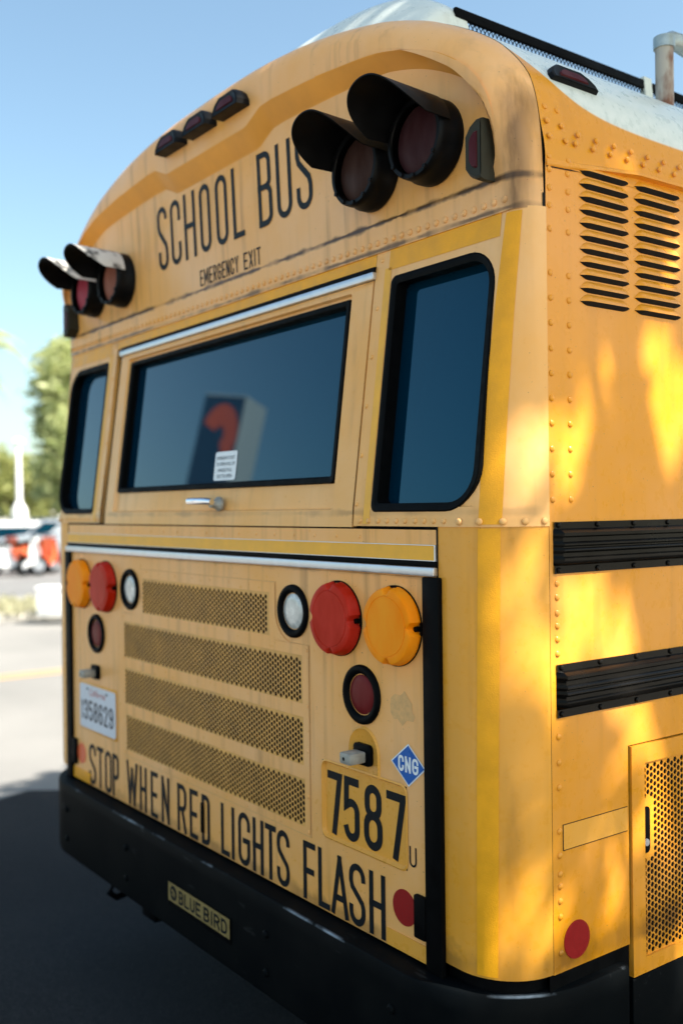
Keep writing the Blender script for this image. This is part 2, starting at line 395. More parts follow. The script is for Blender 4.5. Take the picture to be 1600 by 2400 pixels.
mb.grid([[(x, -.0042, z) for x, z in arc], [(x, -.0085, z) for x, z in arcm], [(x, -.0045, z) for x, z in arci]])
mb.poly([(x, -.0045, z) for x, z in arci]); mb.build('latch_surround', M['recess'], ed, smooth=50)

# ---- lamps on the engine door
def round_lamp(x, z, mat, s):
    r = .089
    mb = MB()
    n = 72; rows = []
    def rr(k, r0):
        a = 360*k/n; q = r0
        for c in (0, 90, 180, 270):
            d = abs((a-c+180) % 360-180)
            if d < 7: q = r0-.014*math.sqrt(max(0, 1-(d/7)**2))
        return q
    for y, r0 in ((-.006, .090), (-.013, .090), (-.015, .0885), (-.030, .0865), (-.034, .084), (-.0355, .080)):
        rows.append([(x+rr(k, r0)*math.cos(2*math.pi*k/n), y, z+rr(k, r0)*math.sin(2*math.pi*k/n)) for k in range(n)])
    mb.grid(rows, True)
    rows2 = [rows[-1]]
    for y, r_ in ((-.0356, .069), (-.0346, .0685), (-.0346, .0665), (-.0357, .066), (-.036, .03), (-.0362, .01)):
        rows2.append([(x+r_*math.cos(2*math.pi*k/n), y, z+r_*math.sin(2*math.pi*k/n)) for k in range(n)])
    mb.grid(rows2, True); mb.poly(rows2[-1])
    o = mb.build('tail_lamp', mat, ed, smooth=35)
    mb = MB(); mb.disc_stack((x, 0, z), (0, -1, 0), [(.003, .0915), (.0075, .0915), (.0078, .086)], 48, False)
    for c in (0, 180): mb.disc_stack((x+.082*math.cos(rad(c)), 0, z+.082*math.sin(rad(c))), (0, -1, 0), [(.006, .006), (.018, .006), (.019, .003)], 10)
    mb.build('lamp_base', M['rubber'], o, smooth=35)
for s in (1, -1):
    round_lamp(s*.690, 1.485, M['red'], s); round_lamp(s*.905, 1.485, M['amber'], s)
def ring_lamp(x, z, ro, ri, mat, nm):
    mb = MB()
    mb.disc_stack((x, 0, z), (0, -1, 0), [(.003, ro+.001), (.010, ro), (.0135, ro-.004), (.0135, ri+.009), (.009, ri+.002), (.002, ri)], 44, False)
    o = mb.build(nm, M['rubber'], ed, smooth=45)
    mb = MB(); mb.disc_stack((x, 0, z), (0, -1, 0), [(.002, ri+.001), (.006, ri-.003), (.008, ri*.6), (.0085, ri*.2)], 36)
    mb.build('lens', mat, o, smooth=60)
for s in (1, -1):
    ring_lamp(s*.492, 1.487, .0685, .047, M['clear'], 'reversing_lamp')
    ring_lamp(s*.778, 1.312, .0695, .048, M['darkred'], 'brake_lamp')
    mb = MB(); mb.box((s*1.031-.026, -.014, .745), (s*1.031+.026, .0, 1.600))
    mb.build('hinge_cover', M['rubber'], bus, bevel=.003)
    mb = MB(); mb.box((s*.986-.019, -.016, .806), (s*.986+.019, -.003, .901)); mb.build('hinge_bracket', M['rubber'], ed, bevel=.004)
    # swivel latches
    lx = .785*s
    mb = MB(); lp = rrect(lx-.033, lx+.033, 1.148, 1.198, .012, 5)
    mb.grid([[(x, -.004, z) for x, z in lp], [(x, -.013, z) for x, z in lp], [(lx+(x-lx)*.8, -.016, 1.173+(z-1.173)*.75) for x, z in lp]], True); mb.poly([(lx+(x-lx)*.8, -.016, 1.173+(z-1.173)*.75) for x, z in lp])
    lo_ = mb.build('door_latch', M['rubber'], ed, smooth=40)
    mb = MB(); mb.box((lx-.021, -.064, 1.157), (lx+.021, -.016, 1.184)); mb.build('latch_handle', M['grey'], lo_, bevel=.005)
    mb = MB(); mb.disc_stack((lx-.003, -.0635, 1.170), (0, -1, 0), [(0, .0045), (.001, .0042)], 10); mb.build('keyhole', M['dark'], lo_)
mb = MB(); mb.disc_stack((.925, -.004, .855), (0, -1, 0), [(0, .0405), (.002, .0400)], 40); mb.build('reflector', M['refl'], ed)
mb = MB(); mb.disc_stack((-.931, -.004, .853), (0, -1, 0), [(0, .0375), (.002, .0370)], 40); mb.build('reflector', M['refl_o'], ed)
mb = MB(); mb.box((.862, -.0062, .754), (1.001, -.0042, .792)); mb.build('warning_sticker', M['recess'], ed)
mb = MB()
for k in range(3): mb.box((-1.012, -.0075, .754+k*.0135), (-.857+k*.004, -.0042, .765+k*.0135))
mb.build('warning_sticker', M['tape'], ed)

# ------------------------------------------------------------------ stroke lettering
def arc_pts(cx, cz, rx, rz, a0, a1, n=12): return [(cx+rx*math.cos(rad(a)), cz+rz*math.sin(rad(a))) for a in lin(a0, a1, n)]
def glyph(ch, k):
    """strokes on a unit box; k = round height so that curves stay round"""
    A = arc_pts; k = min(k, .5)
    top = lambda: A(.5, 1-k, .5, k, 0, 180); bot = lambda: A(.5, k, .5, k, 180, 360)
    G = {
    'O': [[(1, k)]+top()[:]+[(0, k)]+bot()[1:]], '0': [[(1, k)]+top()+[(0, k)]+bot()[1:]],
    'C': [[(1, .72)]+top()+bot()+[(1, .28)]],
    'G': [[(1, .74)]+top()+bot()+[(1, .47), (.5, .47)]],
    'S': [[(1, max(.76, 1-k))]+top()+[(0, .72), (.10, .62), (.5, .50), (.90, .38), (1, .28)]+A(.5, k, .5, k, 0, -180)+[(0, .24)]],
    'H': [[(0, 0), (0, 1)], [(1, 0), (1, 1)], [(0, .5), (1, .5)]], 'L': [[(0, 1), (0, 0), (1, 0)]],
    'B': [[(0, 0), (0, 1)], [(0, 1), (.5, 1)]+A(.5, 1-k*.75, .45, k*.75, 90, 0)+[(.95, .53+k*.6)]+A(.5, .53+k*.6, .45, k*.6, 0, -90), [(0, .53), (.5, .53)]+A(.5, .53-k*.75, .5, k*.75, 90, 0)+A(.5, k*.75, .5, k*.75, 0, -90)+[(0, 0)]],
    'U': [[(0, 1)]+bot()+[(1, 1)]], 'E': [[(1, 1), (0, 1), (0, 0), (1, 0)], [(0, .5), (.85, .5)]], 'F': [[(1, 1), (0, 1), (0, 0)], [(0, .5), (.85, .5)]],
    'M': [[(0, 0), (0, 1)], [(1, 0), (1, 1)], [(.02, 1), (.5, .25), (.98, 1)]], 'N': [[(0, 0), (0, 1)], [(1, 0), (1, 1)], [(.02, .96), (.98, .04)]],
    'R': [[(0, 0), (0, 1)], [(0, 1), (.5, 1)]+A(.5, 1-k, .5, k, 90, 0)+A(.5, .48+k, .5, k, 0, -90)+[(0, .48)], [(.55, .48), (1, 0)]],
    'P': [[(0, 0), (0, 1)], [(0, 1), (.5, 1)]+A(.5, 1-k, .5, k, 90, 0)+A(.5, .44+k, .5, k, 0, -90)+[(0, .44)]],
    'D': [[(0, 0), (0, 1)], [(0, 1), (.5, 1)]+A(.5, 1-k, .5, k, 90, 0)+A(.5, k, .5, k, 0, -90)+[(0, 0)]],
    'I': [[(.5, 0), (.5, 1)]], 'T': [[(.5, 0), (.5, .97)], [(0, 1), (1, 1)]], 'X': [[(0, 0), (1, 1)], [(0, 1), (1, 0)]], 'Y': [[(.5, 0), (.5, .45)], [(0, 1), (.5, .45), (1, 1)]],
    'W': [[(0, 1), (.25, .02)], [(.25, .02), (.5, .85)], [(.5, .85), (.75, .02)], [(.75, .02), (1, 1)]], 'A': [[(0, 0), (.5, 1)], [(.5, 1), (1, 0)], [(.17, .28), (.83, .28)]],
    'V': [[(0, 1), (.5, 0)], [(.5, 0), (1, 1)]],
    '7': [[(0, 1), (1, 1), (.45, 0)]], '5': [[(.95, 1), (.04, 1), (0, .55)]+A(.5, .62-k, .5, k, 120, 0, 9)+A(.5, k, .5, k, 0, -165)],
    '8': [[(.06, .76)]+A(.5, 1-k*.85, .44, k*.85, 180, 0)+A(.5, .53+k*.85, .44, k*.85, 0, -180)+[(.06, .76)], [(0, .27)]+A(.5, .53-k, .5, k, 180, 0)+A(.5, k, .5, k, 0, -180)+[(0, .27)]],
    '1': [[(.1, .8), (.5, 1), (.5, 0)]], '3': [[(0, .78)]+A(.5, 1-k, .5, k, 170, 0)+A(.5, .5+k*.8, .5, k*.8, 0, -90)+A(.5, .5-k*.8, .5, k*.8, 90, 0)+A(.5, k, .5, k, 0, -170)],
    '6': [[(.95, .8)]+top()+bot()+A(.5, .55-k, .5, k, 0, 180)], '2': [[(0, .75)]+A(.5, 1-k, .5, k, 170, -20)+[(0, 0), (1, 0)]],
    '9': [[(.05, .2)]+A(.5, k, .5, k, 180, 360)+top()+A(.5, .45+k, .5, k, 180, 360)]}
    return G[ch]
def ribbon(mb, pts, t, P, lay, ext=.5):
    P2 = [Vector((*p, 0)) for p in pts]
    Q = [P2[0]]
    for p in P2[1:]:
        if (p-Q[-1]).length > t*.04: Q.append(p)
    if len(Q) < 2: return
    closed = (Q[0]-Q[-1]).length < t*.3 and len(Q) > 6
    if closed: Q = Q[:-1]
    elif ext:
        Q[0] = Q[0]+(Q[0]-Q[1]).normalized()*t*ext; Q[-1] = Q[-1]+(Q[-1]-Q[-2]).normalized()*t*ext
    n = len(Q); L = []; R = []
    for i in range(n):
        a = Q[i-1] if (i or closed) else None; b = Q[(i+1) % n] if (i < n-1 or closed) else None
        d1 = (Q[i]-a).normalized() if a is not None else None; d2 = (b-Q[i]).normalized() if b is not None else None
        d1 = d1 or d2; d2 = d2 or d1
        n1 = Vector((-d1.y, d1.x, 0)); n2 = Vector((-d2.y, d2.x, 0)); m = (n1+n2)
        m = m.normalized() if m.length > .1 else n1
        w = t/2/max(.45, m.dot(n1)); L.append(Q[i]+m*w); R.append(Q[i]-m*w)
    rows = [[P(p.x, p.y, lay) for p in L], [P(p.x, p.y, lay) for p in R]]
    mb.grid(rows, closed)
def letter(mb, ch, x0, x1, z0, z1, t, P, th=None, base=0):
    """th = thickness of the horizontal parts is the same; box is the outer size"""
    w, h = x1-x0-t, z1-z0-t
    if w <= 0: w = 1e-4
    k = (w/2)/h*1.05
    for i, st in enumerate(glyph(ch, k)):
        ribbon(mb, [(x0+t/2+a*w, z0+t/2+b*h) for a, b in st], t, P, base+i*.00025, 0 if ch in 'O0' else .5)
def word(name, text, xs, z0, z1, t, P, mat, parent):
    mb = MB()
    for ch, (a, b) in zip(text, xs): letter(mb, ch, a, b, z0, z1, t, P)
    return mb.build(name, mat, parent, recalc=False)
def spread(text, x0, x1, gap=.3, wide='MW', thin='I'):
    ws = [1.35 if c in wide else .35 if c in thin else .45 if c == ' ' else 1. for c in text]
    tot = sum(ws)+gap*(len(text)-1); q = (x1-x0)/tot; out = []; x = x0
    for w in ws: out.append((x, x+w*q)); x += (w+gap)*q
    return out
onflat = lambda x, z, l: (x, -.0052-l, z)
onplate = onflat
word('lettering', 'STOPWHENREDLIGHTSFLASH',
     [(-.862, -.800), (-.790, -.733), (-.720, -.663), (-.655, -.603), (-.540, -.452), (-.437, -.384), (-.355, -.303), (-.277, -.221),
      (-.168, -.108), (-.088, -.036), (-.012, .038), (.103, .152), (.160, .182), (.200, .264), (.278, .334), (.342, .396), (.400, .461),
      (.524, .578), (.590, .640), (.645, .716), (.719, .782), (.797, .857)], .757, .905, .0155, onflat, M['letter'], ed)
mb = MB(); mb.box((-.010, -.012, .790), (.006, -.0056, .880)); mb.build('latch_slot', M['rubber'], ed, bevel=.003)
onrec = lambda x, z, l: (x, .0012-l, z)
word('number', '7587', [(.626, .686), (.693, .755), (.772, .842), (.857, .926)], .950, 1.104, .0195, onrec, M['letter'], rc)
word('letter_mark', 'U', [(.944, .968)], .954, .999, .0045, onflat, M['letter'], ed)
# fuel diamond
mb = MB(); mb.poly([(.884, -.0056, 1.178), (.945, -.0056, 1.130), (1.003, -.0056, 1.179), (.945, -.0056, 1.226)]); cg = mb.build('fuel_sticker', M['wht'], ed)
mb = MB(); mb.poly([(.889, -.0060, 1.178), (.945, -.0060, 1.134), (.998, -.0060, 1.179), (.945, -.0060, 1.222)]); mb.build('sticker_field', M['blue'], cg)
word('lettering', 'CNG', [(.910, .930), (.934, .954), (.958, .979)], 1.161, 1.197, .0062, lambda x, z, l: (x, -.0063-l, z), M['wht'], cg)
mb = MB(); rs_ = random.Random(3)
mb.poly([(.925+.040*math.cos(a)*(1+.3*rs_.uniform(-1, 1)), -.0046, 1.30+.036*math.sin(a)*(1+.3*rs_.uniform(-1, 1))) for a in lin(0, 6.0, 15)]); mb.build('sticker_residue', M['residue'], ed)
# licence plate
mb = MB(); mb.box((-.942, -.006, .950), (-.612, -.0045, 1.128)); mb.build('plate_bracket', M['recess'], ed, bevel=.0005)
mb = MB(); lp = rrect(-.932, -.618, .958, 1.118, .012, 5); mb.grid([[(x, -.0065, z) for x, z in lp], [(x, -.0088, z) for x, z in lp]], True); mb.poly([(x, -.0088, z) for x, z in lp])
pl = mb.build('licence_plate', M['plate'], ed)
word('number', '1358629', spread('1358629', -.915, -.635, .28, '', '1'), .988, 1.062, .010, lambda x, z, l: (x, -.0094-l, z), M['plateink'], pl)
def ftext(name, body_, cx, z, size, mat, parent, y, sx=1., shear=0., P=None):
    cu = bpy.data.curves.new(name, 'FONT'); cu.body = body_; cu.size = size; cu.align_x = 'CENTER'; cu.shear = shear; cu.resolution_u = 3
    t = bpy.data.objects.new(name, cu); C.objects.link(t)
    bpy.context.view_layer.update()
    me = bpy.data.meshes.new_from_object(t); bpy.data.objects.remove(t)
    P = P or (lambda a, b: (a, y, b))
    for v in me.vertices: v.co = P(cx+v.co.x*sx, z+v.co.y)
    o = bpy.data.objects.new(name, me); C.objects.link(o); me.materials.clear(); me.materials.append(mat); par(o, parent); return o
ftext('lettering', 'California', -.775, 1.082, .034, M['platered'], pl, -.0094, 1.1, .25)
for x in (-.86, -.69): mb = MB(); mb.disc_stack((x, -.0088, 1.103), (0, -1, 0), [(0, .005), (.002, .004)], 8); mb.build('screw', M['rubber'], pl)

# ---- strips at the belt
mb = MB(); mb.box((-1.040, -.0045, 1.636), (1.038, -.0012, 1.668)); yt = mb.build('reflective_strip', M['tape_pale'], bus)
mb = MB()
for a, b, c, d in ((-1.042, 1.042, 1.668, 1.6695), (-1.042, 1.042, 1.6345, 1.636), (1.038, 1.042, 1.636, 1.668)): mb.box((a, -.006, c), (b, -.0012, d))
mb.build('strip_edge', M['alu'], yt)
mb = MB(); mb.box((-1.045, -.008, 1.622), (1.045, -.001, 1.6343)); mb.build('weather_strip', M['rubber'], bus, bevel=.002)
mb = MB(); mb.box((-1.045, -.016, 1.602), (1.045, -.002, 1.6215)); mb.build('aluminium_strip', M['alu'], bus, bevel=.003)

# ------------------------------------------------------------------ pillars with the two rear quarter windows
WIN = (.812, 1.163, 1.741, 2.299)
mr = M['mid']
for s in (1, -1):
    mb = MB(); f = lambda u, z, off=0.: body(s*u, z, off)
    hi = (WIN[0]+.010, WIN[1]-.010, WIN[2]+.010, WIN[3]-.010); rr_ = (.012, .085, .075, .012)
    sheet(mb, .749, 1.381, 1.709, 2.370, [hi], f, .0025, .0125, .05); corner_fill(mb, *hi, rr_, f, .0025)
    mb.grid([[f(u, 1.709, .0025) for u in seg(.749, 1.381, .0125)], [f(u, 1.709, -.002) for u in seg(.749, 1.381, .0125)]])
    mb.grid([[f(.749, z, .0025) for z in (1.709, 2.0, 2.37)], [f(.749, z, -.012) for z in (1.709, 2.0, 2.37)]])
    pmb = mb
    # rubber gasket and tinted glass
    o_ = rrect(*WIN, (.018, .095, .085, .018)); w = .014
    i1 = rrect(WIN[0]+.004, WIN[1]-.004, WIN[2]+.004, WIN[3]-.004, (.016, .09, .08, .016)); i2 = rrect(WIN[0]+w, WIN[1]-w, WIN[2]+w, WIN[3]-w, (.012, .075, .065, .012))
    i3 = rrect(WIN[0]+w+.006, WIN[1]-w-.006, WIN[2]+w+.006, WIN[3]-w-.006, (.01, .07, .06, .01))
    pf = lambda x, z, off: (s*x, y0(z)+off, z)
    i0 = rrect(WIN[0]+.0005, WIN[1]-.0005, WIN[2]+.0005, WIN[3]-.0005, (.018, .095, .085, .018))
    wd = max(0, 0)
    mb = MB(); mb.grid([[pf(x, z, .016) for x, z in o_], [pf(x, z, -.003) for x, z in i0], [pf(x, z, -.005) for x, z in i1], [pf(x, z, -.003) for x, z in i2], [pf(x, z, -.001) for x, z in i3], [pf(x, z, .036) for x, z in i3]], True)
    wn = mb.build('rear_window', M['rubber'], bus, smooth=40)
    mb = MB(); mb.poly([pf(x, z, .032) for x, z in rrect(WIN[0]+.01, WIN[1]-.01, WIN[2]+.01, WIN[3]-.01, .05)]); mb.build('window_glass', M['glass'], wn)
    # reflective tape: post, top band, outer band
    mb = MB(); patch(mb, s*.786, s*.810, 1.714, 2.322, .0034); mb.build('reflective_tape', M['tape_pale'], bus)
    mb = MB(); mb.grid([[body(s*u, z, .0034) for u in (.800, 1.166)] for z in (2.316, 2.366)]); mb.build('reflective_tape', M['tape'], bus)
    mb = MB(); mb.grid([[body(s*(u_of(t0, z)), z, .0036) for t0 in lin(a, b, 7)] for z, a, b in ((1.714, 24.5, 44.9), (1.95, 16, 42), (2.15, 9, 39), (2.362, 0, 36.2))])
    mb.build('reflective_tape', M['tape'], bus, smooth=60)
    mb = MB(); mb.grid([[body(s*(u_of(t0, z)), z, .0014) for t0 in lin(a, b, 7)] for z, a, b in ((.782, 18.5, 37.5), (1.0, 19.5, 39), (1.21, 20.5, 40), (1.45, 22, 42), (1.706, 23.8, 43.8))])
    mb.build('reflective_tape', M['tape'], bus, smooth=60)
    mb = pmb
    for a, z in zip((.771, .767, .763, .760, .758, .756), (2.345, 2.229, 2.112, 1.994, 1.876, 1.760)): dome(mb, body(s*a, z, .0025), nrm_at(s*a, z), .0058)
    for a in (.775, .806, .842, .874, .907, .938, .972, 1.002, 1.033, 1.065): dome(mb, body(s*a, 1.721, .0025), nrm_at(s*a, 1.721), .0064)
    for t0 in (5.5, 25.5, 45.7, 64.7, 83.5): dome(mb, body(s*u_of(t0, 1.721), 1.720, .0045), nrm_at(s*u_of(t0, 1.72), 1.72), .0078, .004)
    mb.build('rear_pillar', mr, bus, smooth=50)
# header above the door
mb = MB(); patch(mb, -.748, .748, 2.334, 2.370, .0025); mb.build('door_header', M['tape'], bus)
mb = MB(); mb.grid([[(x, y0(z)-.010, z) for x in (-.706, .752)] for z in (2.3215, 2.3335)]); mb.grid([[(x, y, 2.3335) for x in (-.706, .752)] for y in (y0(2.33)-.010, y0(2.33)+.006)])
mb.build('drip_rail', M['rubber'], bus)
mb = MB(); mb.box((-.706, y0(2.31)-.014, 2.303), (.752, y0(2.31)+.004, 2.3213)); mb.build('aluminium_rail', M['alu'], bus, bevel=.003)

# ---- emergency door
dp = lambda off: (lambda x, z, o=0.: (x, y0(z)+off-o, z))
DR = (-.705, .742, 1.706, 2.302); RC = (-.645, .660, 1.747, 2.286); GK = (-.632, .650, 1.812, 2.276)
mb = MB(); sheet(mb, *DR, [RC], dp(-.002)); 
lo = rrect(*RC, .010, 3); li = rrect(RC[0]+.005, RC[1]-.005, RC[2]+.004, RC[3]-.004, .008, 3)
corner_fill(mb, *RC, (.010,)*4, dp(-.002), 0, 3)
mb.grid([[(x, y0(z)-.002, z) for x, z in lo], [(x, y0(z)+.009, z) for x, z in li]], True)
RI = (RC[0]+.005, RC[1]-.005, RC[2]+.004, RC[3]-.004)
sheet(mb, *RI, [(GK[0]+.006, GK[1]-.006, GK[2]+.006, GK[3]-.002)], dp(.009))
for a, b in (((DR[0], DR[2]), (DR[1], DR[2])), ((DR[0], DR[2]), (DR[0], DR[3])), ((DR[1], DR[2]), (DR[1], DR[3]))):
    mb.grid([[(a[0], y0(a[1])-.002, a[1]), (b[0], y0(b[1])-.002, b[1])], [(a[0], y0(a[1])+.012, a[1]), (b[0], y0(b[1])+.012, b[1])]])
door = mb.build('emergency_door', M['mid'], bus, smooth=30)
g0 = rrect(*GK, .012, 4); g1 = rrect(GK[0]+.003, GK[1]-.003, GK[2]+.003, GK[3]-.003, .010, 4); g2 = rrect(GK[0]+.015, GK[1]-.015, GK[2]+.015, GK[3]-.015, .008, 4); g3 = rrect(GK[0]+.020, GK[1]-.020, GK[2]+.019, GK[3]-.019, .008, 4)
mb = MB(); mb.grid([[(x, y0(z)+.010, z) for x, z in g0], [(x, y0(z)+.001, z) for x, z in g1], [(x, y0(z)+.002, z) for x, z in g2], [(x, y0(z)+.008, z) for x, z in g3], [(x, y0(z)+.034, z) for x, z in g3]], True)
gk = mb.build('door_window', M['rubber'], door, smooth=40)
mb = MB(); mb.grid([[(x, y0(z)+.030, z) for x in (GK[0]+.01, GK[1]-.01)] for z in (GK[2]+.01, GK[3]-.01)]); mb.build('window_glass', M['glass'], gk)
# sticker on the glass
st = rrect(-.004, .124, 1.838, 1.924, .008, 4)
mb = MB(); mb.poly([(x, y0(z)+.0285, z) for x, z in st]); sk = mb.build('glass_sticker', M['wht'], door)
for i, tx in enumerate(('EMERGENCY EXIT', 'TO OPEN PULL UP', 'HANDLE PULL', 'OUT TO OPEN')):
    ftext('lettering', tx, .060, 1.900-i*.018, .0145, M['plateink'], sk, 0, .9, 0, lambda a, b: (a, y0(b)+.0275, b))
# T handle
mb = MB(); mb.disc_stack((.105, 0, 1.768), (0, -1, 0), [(-.004, .021), (.004, .021), (.008, .016), (.022, .011), (.028, .011)], 20); h_ = mb.build('door_handle', M['grey'], door, smooth=40)
mb = MB(); mb.tube([(-.015, -.034, 1.777), (.02, -.036, 1.777), (.09, -.034, 1.776), (.118, -.031, 1.774)], [.010, .0105, .0105, .009], 12); mb.build('grip', M['chrome'], h_, smooth=50)

# ------------------------------------------------------------------ moulded rear cap
yr = lambda z: .080-.045*(z-2.39)
def dep(z): return .004+.036*max(0., min(1., (z-2.45)/.17))
yb = lambda z: yr(z)-dep(z)
A_ = [(1.233, 2.366), (1.229, 2.485), (1.223, 2.549), (1.211, 2.613), (1.187, 2.671), (1.126, 2.742), (1.061, 2.793), (.970, 2.848), (.882, 2.890), (.763, 2.931), (.54, 2.979), (.28, 3.006), (0, 3.012)]
NH = 90
Ah = crom(A_, NH)
def inset(path):
    out = []
    for i, (x, z) in enumerate(path):
        a = path[max(0, i-1)]; b = path[min(len(path)-1, i+1)]
        dx, dz = b[0]-a[0], b[1]-a[1]; L = math.hypot(dx, dz); nx, nz = dz/L, -dx/L
        d = .047+.040*abs(nz)
        out.append((x-nx*d, z-nz*d))
    out[0] = (out[0][0], 2.366); out[-1] = (0, out[-1][1]); return out
Bh = inset(Ah)
Ck = [(1.105, 2.437), (1.147, 2.459), (1.165, 2.489), (1.175, 2.546), (1.171, 2.599), (1.147, 2.645), (1.10, 2.692), (1.028, 2.739), (.958, 2.769), (.884, 2.793), (.805, 2.811), (.677, 2.827), (.53, 2.843), (.375, 2.852), (.318, 2.851), (.240, 2.819), (.12, 2.819), (0, 2.819)]
Dk = [(1.098, 2.442), (1.137, 2.466), (1.153, 2.494), (1.160, 2.546), (1.150, 2.593), (1.117, 2.632), (1.070, 2.676), (1.000, 2.716), (.935, 2.744), (.865, 2.766), (.795, 2.780), (.670, 2.789), (.53, 2.796), (.385, 2.801), (.322, 2.799), (.246, 2.766), (.12, 2.766), (0, 2.766)]
ts = [i/(NH-1) for i in range(NH)]
def smooth_pair(K):
    pts = lerp_pts(K, ts)
    c = crom(K, NH*4); 
    return pts
Ch = lerp_pts(Ck, ts); Dh = lerp_pts(Dk, ts)
def refine(K, P):
    out = []
    for t in ts:
        x = t*(len(K)-1); i = min(int(x), len(K)-2); u = x-i
        if i >= 12: out.append(tuple(a+(b-a)*u for a, b in zip(K[i], K[i+1]))); continue
        a = K[max(i-1, 0)]; b = K[i]; c = K[i+1]; d = K[min(i+2, len(K)-1)]
        out.append(tuple(.5*(2*q+(-p+r)*u+(2*p-5*q+4*r-s_)*u*u+(-p+3*q-3*r+s_)*u**3) for p, q, r, s_ in zip(a, b, c, d)))
    return out
Ch = refine(Ck, Ch); Dh = refine(Dk, Dh)
def full(h): return h+[(-x, z) for x, z in h[-2::-1]]
mb = MB()
Af, Bf, Cf, Df = full(Ah), full(Bh), full(Ch), full(Dh)
rows = []
for a in (0, 15, 30, 45, 60, 75, 90):
    q = rad(a)      # 0: at the seam; 90: on the face
    rows.append([(A[0]+(B[0]-A[0])*(1-math.cos(q)), (YS-.001)+(yb(B[1])-(YS-.001))*math.sin(q), A[1]+(B[1]-A[1])*(1-math.cos(q))) for A, B in zip(Af, Bf)])
mb.grid(rows)
nb = 24
Bb = [(x, 2.366) for x in lin(Bf[-1][0], Bf[0][0], nb)][1:-1]; Cb = [(x, 2.437) for x in lin(Cf[-1][0], Cf[0][0], nb)][1:-1]; Db = [(x, 2.442) for x in lin(Df[-1][0], Df[0][0], nb)][1:-1]
BL, CL, DL = Bf+Bb, Cf+Cb, Df+Db
row = lambda L, fy: [(x, fy(z), z) for x, z in L]
mixp = lambda P, Q, t: [(a[0]+(b[0]-a[0])*t, a[1]+(b[1]-a[1])*t) for a, b in zip(P, Q)]
mb.grid([row(BL, yb), row(mixp(BL, CL, .5), yb), row(mixp(BL, CL, .94), yb), row(CL, lambda z: yb(z)+.001)], True)
mb.grid([[(p[0], yb(p[1])+.001, p[1]) for p in CL], [(a[0]+(b[0]-a[0])*.9, yb(a[1])+(yr(b[1])-yb(a[1]))*.93, a[1]+(b[1]-a[1])*.9) for a, b in zip(CL, DL)], row(DL, yr)], True)
mb.poly(row(DL, yr))
mb.grid([[(x, yb(2.366), 2.366) for x, z in [Bf[-1]]+Bb+[Bf[0]]], [(x, yb(2.366)+.02, 2.366) for x, z in [Bf[-1]]+Bb+[Bf[0]]]])
for k in range(-39, 40):
    dome(mb, (k*.0302, yb(2.390), 2.390), (0, -1, -.05), .0080, .0052)
cap = mb.build('rear_cap', M['cap'], bus, smooth=38)
cap.data.materials.append(M['ledge'])
for p_ in cap.data.polygons:
    c_ = p_.center
    if p_.normal.z < -.35 and c_.z > 2.62 and abs(c_.y-yr(c_.z)) < .05 and abs(c_.x) < 1.15: p_.material_index = 1
mb = MB()                                      # dark joint below the cap and along its seam
mb.grid([[(x, yb(2.366)+.004, z) for x in (-1.18, 1.18)] for z in (2.352, 2.369)])
mb.grid([[(x*.9985, YS-.006, z-.003) for x, z in Af], [(x*.9985, YS+.006, z-.003) for x, z in Af]])
for s in (1, -1): mb.grid([[(s*(XS-.0015), y, z) for y in (YS-.006, YS+.006)] for z in (.78, 2.40)])
mb.build('panel_seam', M['dark'], bus)
oncap = lambda x, z, l: (x, yr(z)-.0015-l, z)
word('lettering', 'SCHOOLBUS', [(-.398, -.330), (-.306, -.238), (-.213, -.139), (-.111, -.044), (-.011, .058), (.087, .150), (.229, .301), (.325, .398), (.421, .494)], 2.546, 2.752, .0165, oncap, M['letter'], cap)
word('lettering', 'EMERGENCYEXIT', spread('EMERGENCY', -.127, .105, .32)+spread('EXIT', .135, .228, .32), 2.448, 2.497, .0052, oncap, M['letter'], cap)

# hooded warning lamps
def hood_lamp(x, z, mat, hood_finish):
    y = yr(z)
    mb = MB(); mb.disc_stack((x, y, z), (0, -1, 0), [(0, .094), (.020, .094), (.026, .090), (.050, .090), (.062, .089), (.066, .086), (.066, .078), (.062, .076)], 44, False)
    for a in (-35, -62, -90, -118, -145, 30, 150): mb.disc_stack((x+.082*math.cos(rad(a)), y-.066, z+.082*math.sin(rad(a))), (0, -1, 0), [(0, .0055), (.004, .005)], 8)
    o = mb.build('warning_lamp', M['hood'], cap, smooth=40)
    mb = MB(); mb.disc_stack((x, y, z), (0, -1, 0), [(.044, .077), (.051, .062), (.055, .035), (.056, .01)], 40); mb.build('lens', mat, o, smooth=60)
    mb = MB(); rows_o = []; rows_i = []
    n = 36
    for j in range(9):
        t = j/8; ro, ri = [], []
        for k in range(n+1):
            a = rad(10+160*k/n); d = math.sin(max(0, min(math.pi, (a-rad(10))/rad(160)*math.pi)))
            reach = .070+.092*(1-abs(2*k/n-1)**3.2); yy = y-.040-(reach+.005)*t
            r = .096+.006*t
            ro.append((x+r*math.cos(a), yy, z+r*math.sin(a))); ri.append((x+(r-.003)*math.cos(a), yy, z+(r-.003)*math.sin(a)))
        rows_o.append(ro); rows_i.append(ri)
    mb.grid(rows_o); mb.grid(rows_i); mb.grid([rows_o[-1], rows_i[-1]]); mb.grid([[r[0] for r in rows_o], [r[0] for r in rows_i]]); mb.grid([[r[-1] for r in rows_o], [r[-1] for r in rows_i]])
    hd = mb.build('hood', M['hood'], o, smooth=50)
    if hood_finish == 2:
        hd.data.materials.append(M['pale_top'])
        for p_ in hd.data.polygons:
            rx_, rz_ = p_.center.x-x, p_.center.z-z
            if rz_ > .02 and p_.normal.x*rx_+p_.normal.z*rz_ > 0 and abs(p_.normal.y) < .7 and math.hypot(rx_, rz_) > .0935: p_.material_index = 1
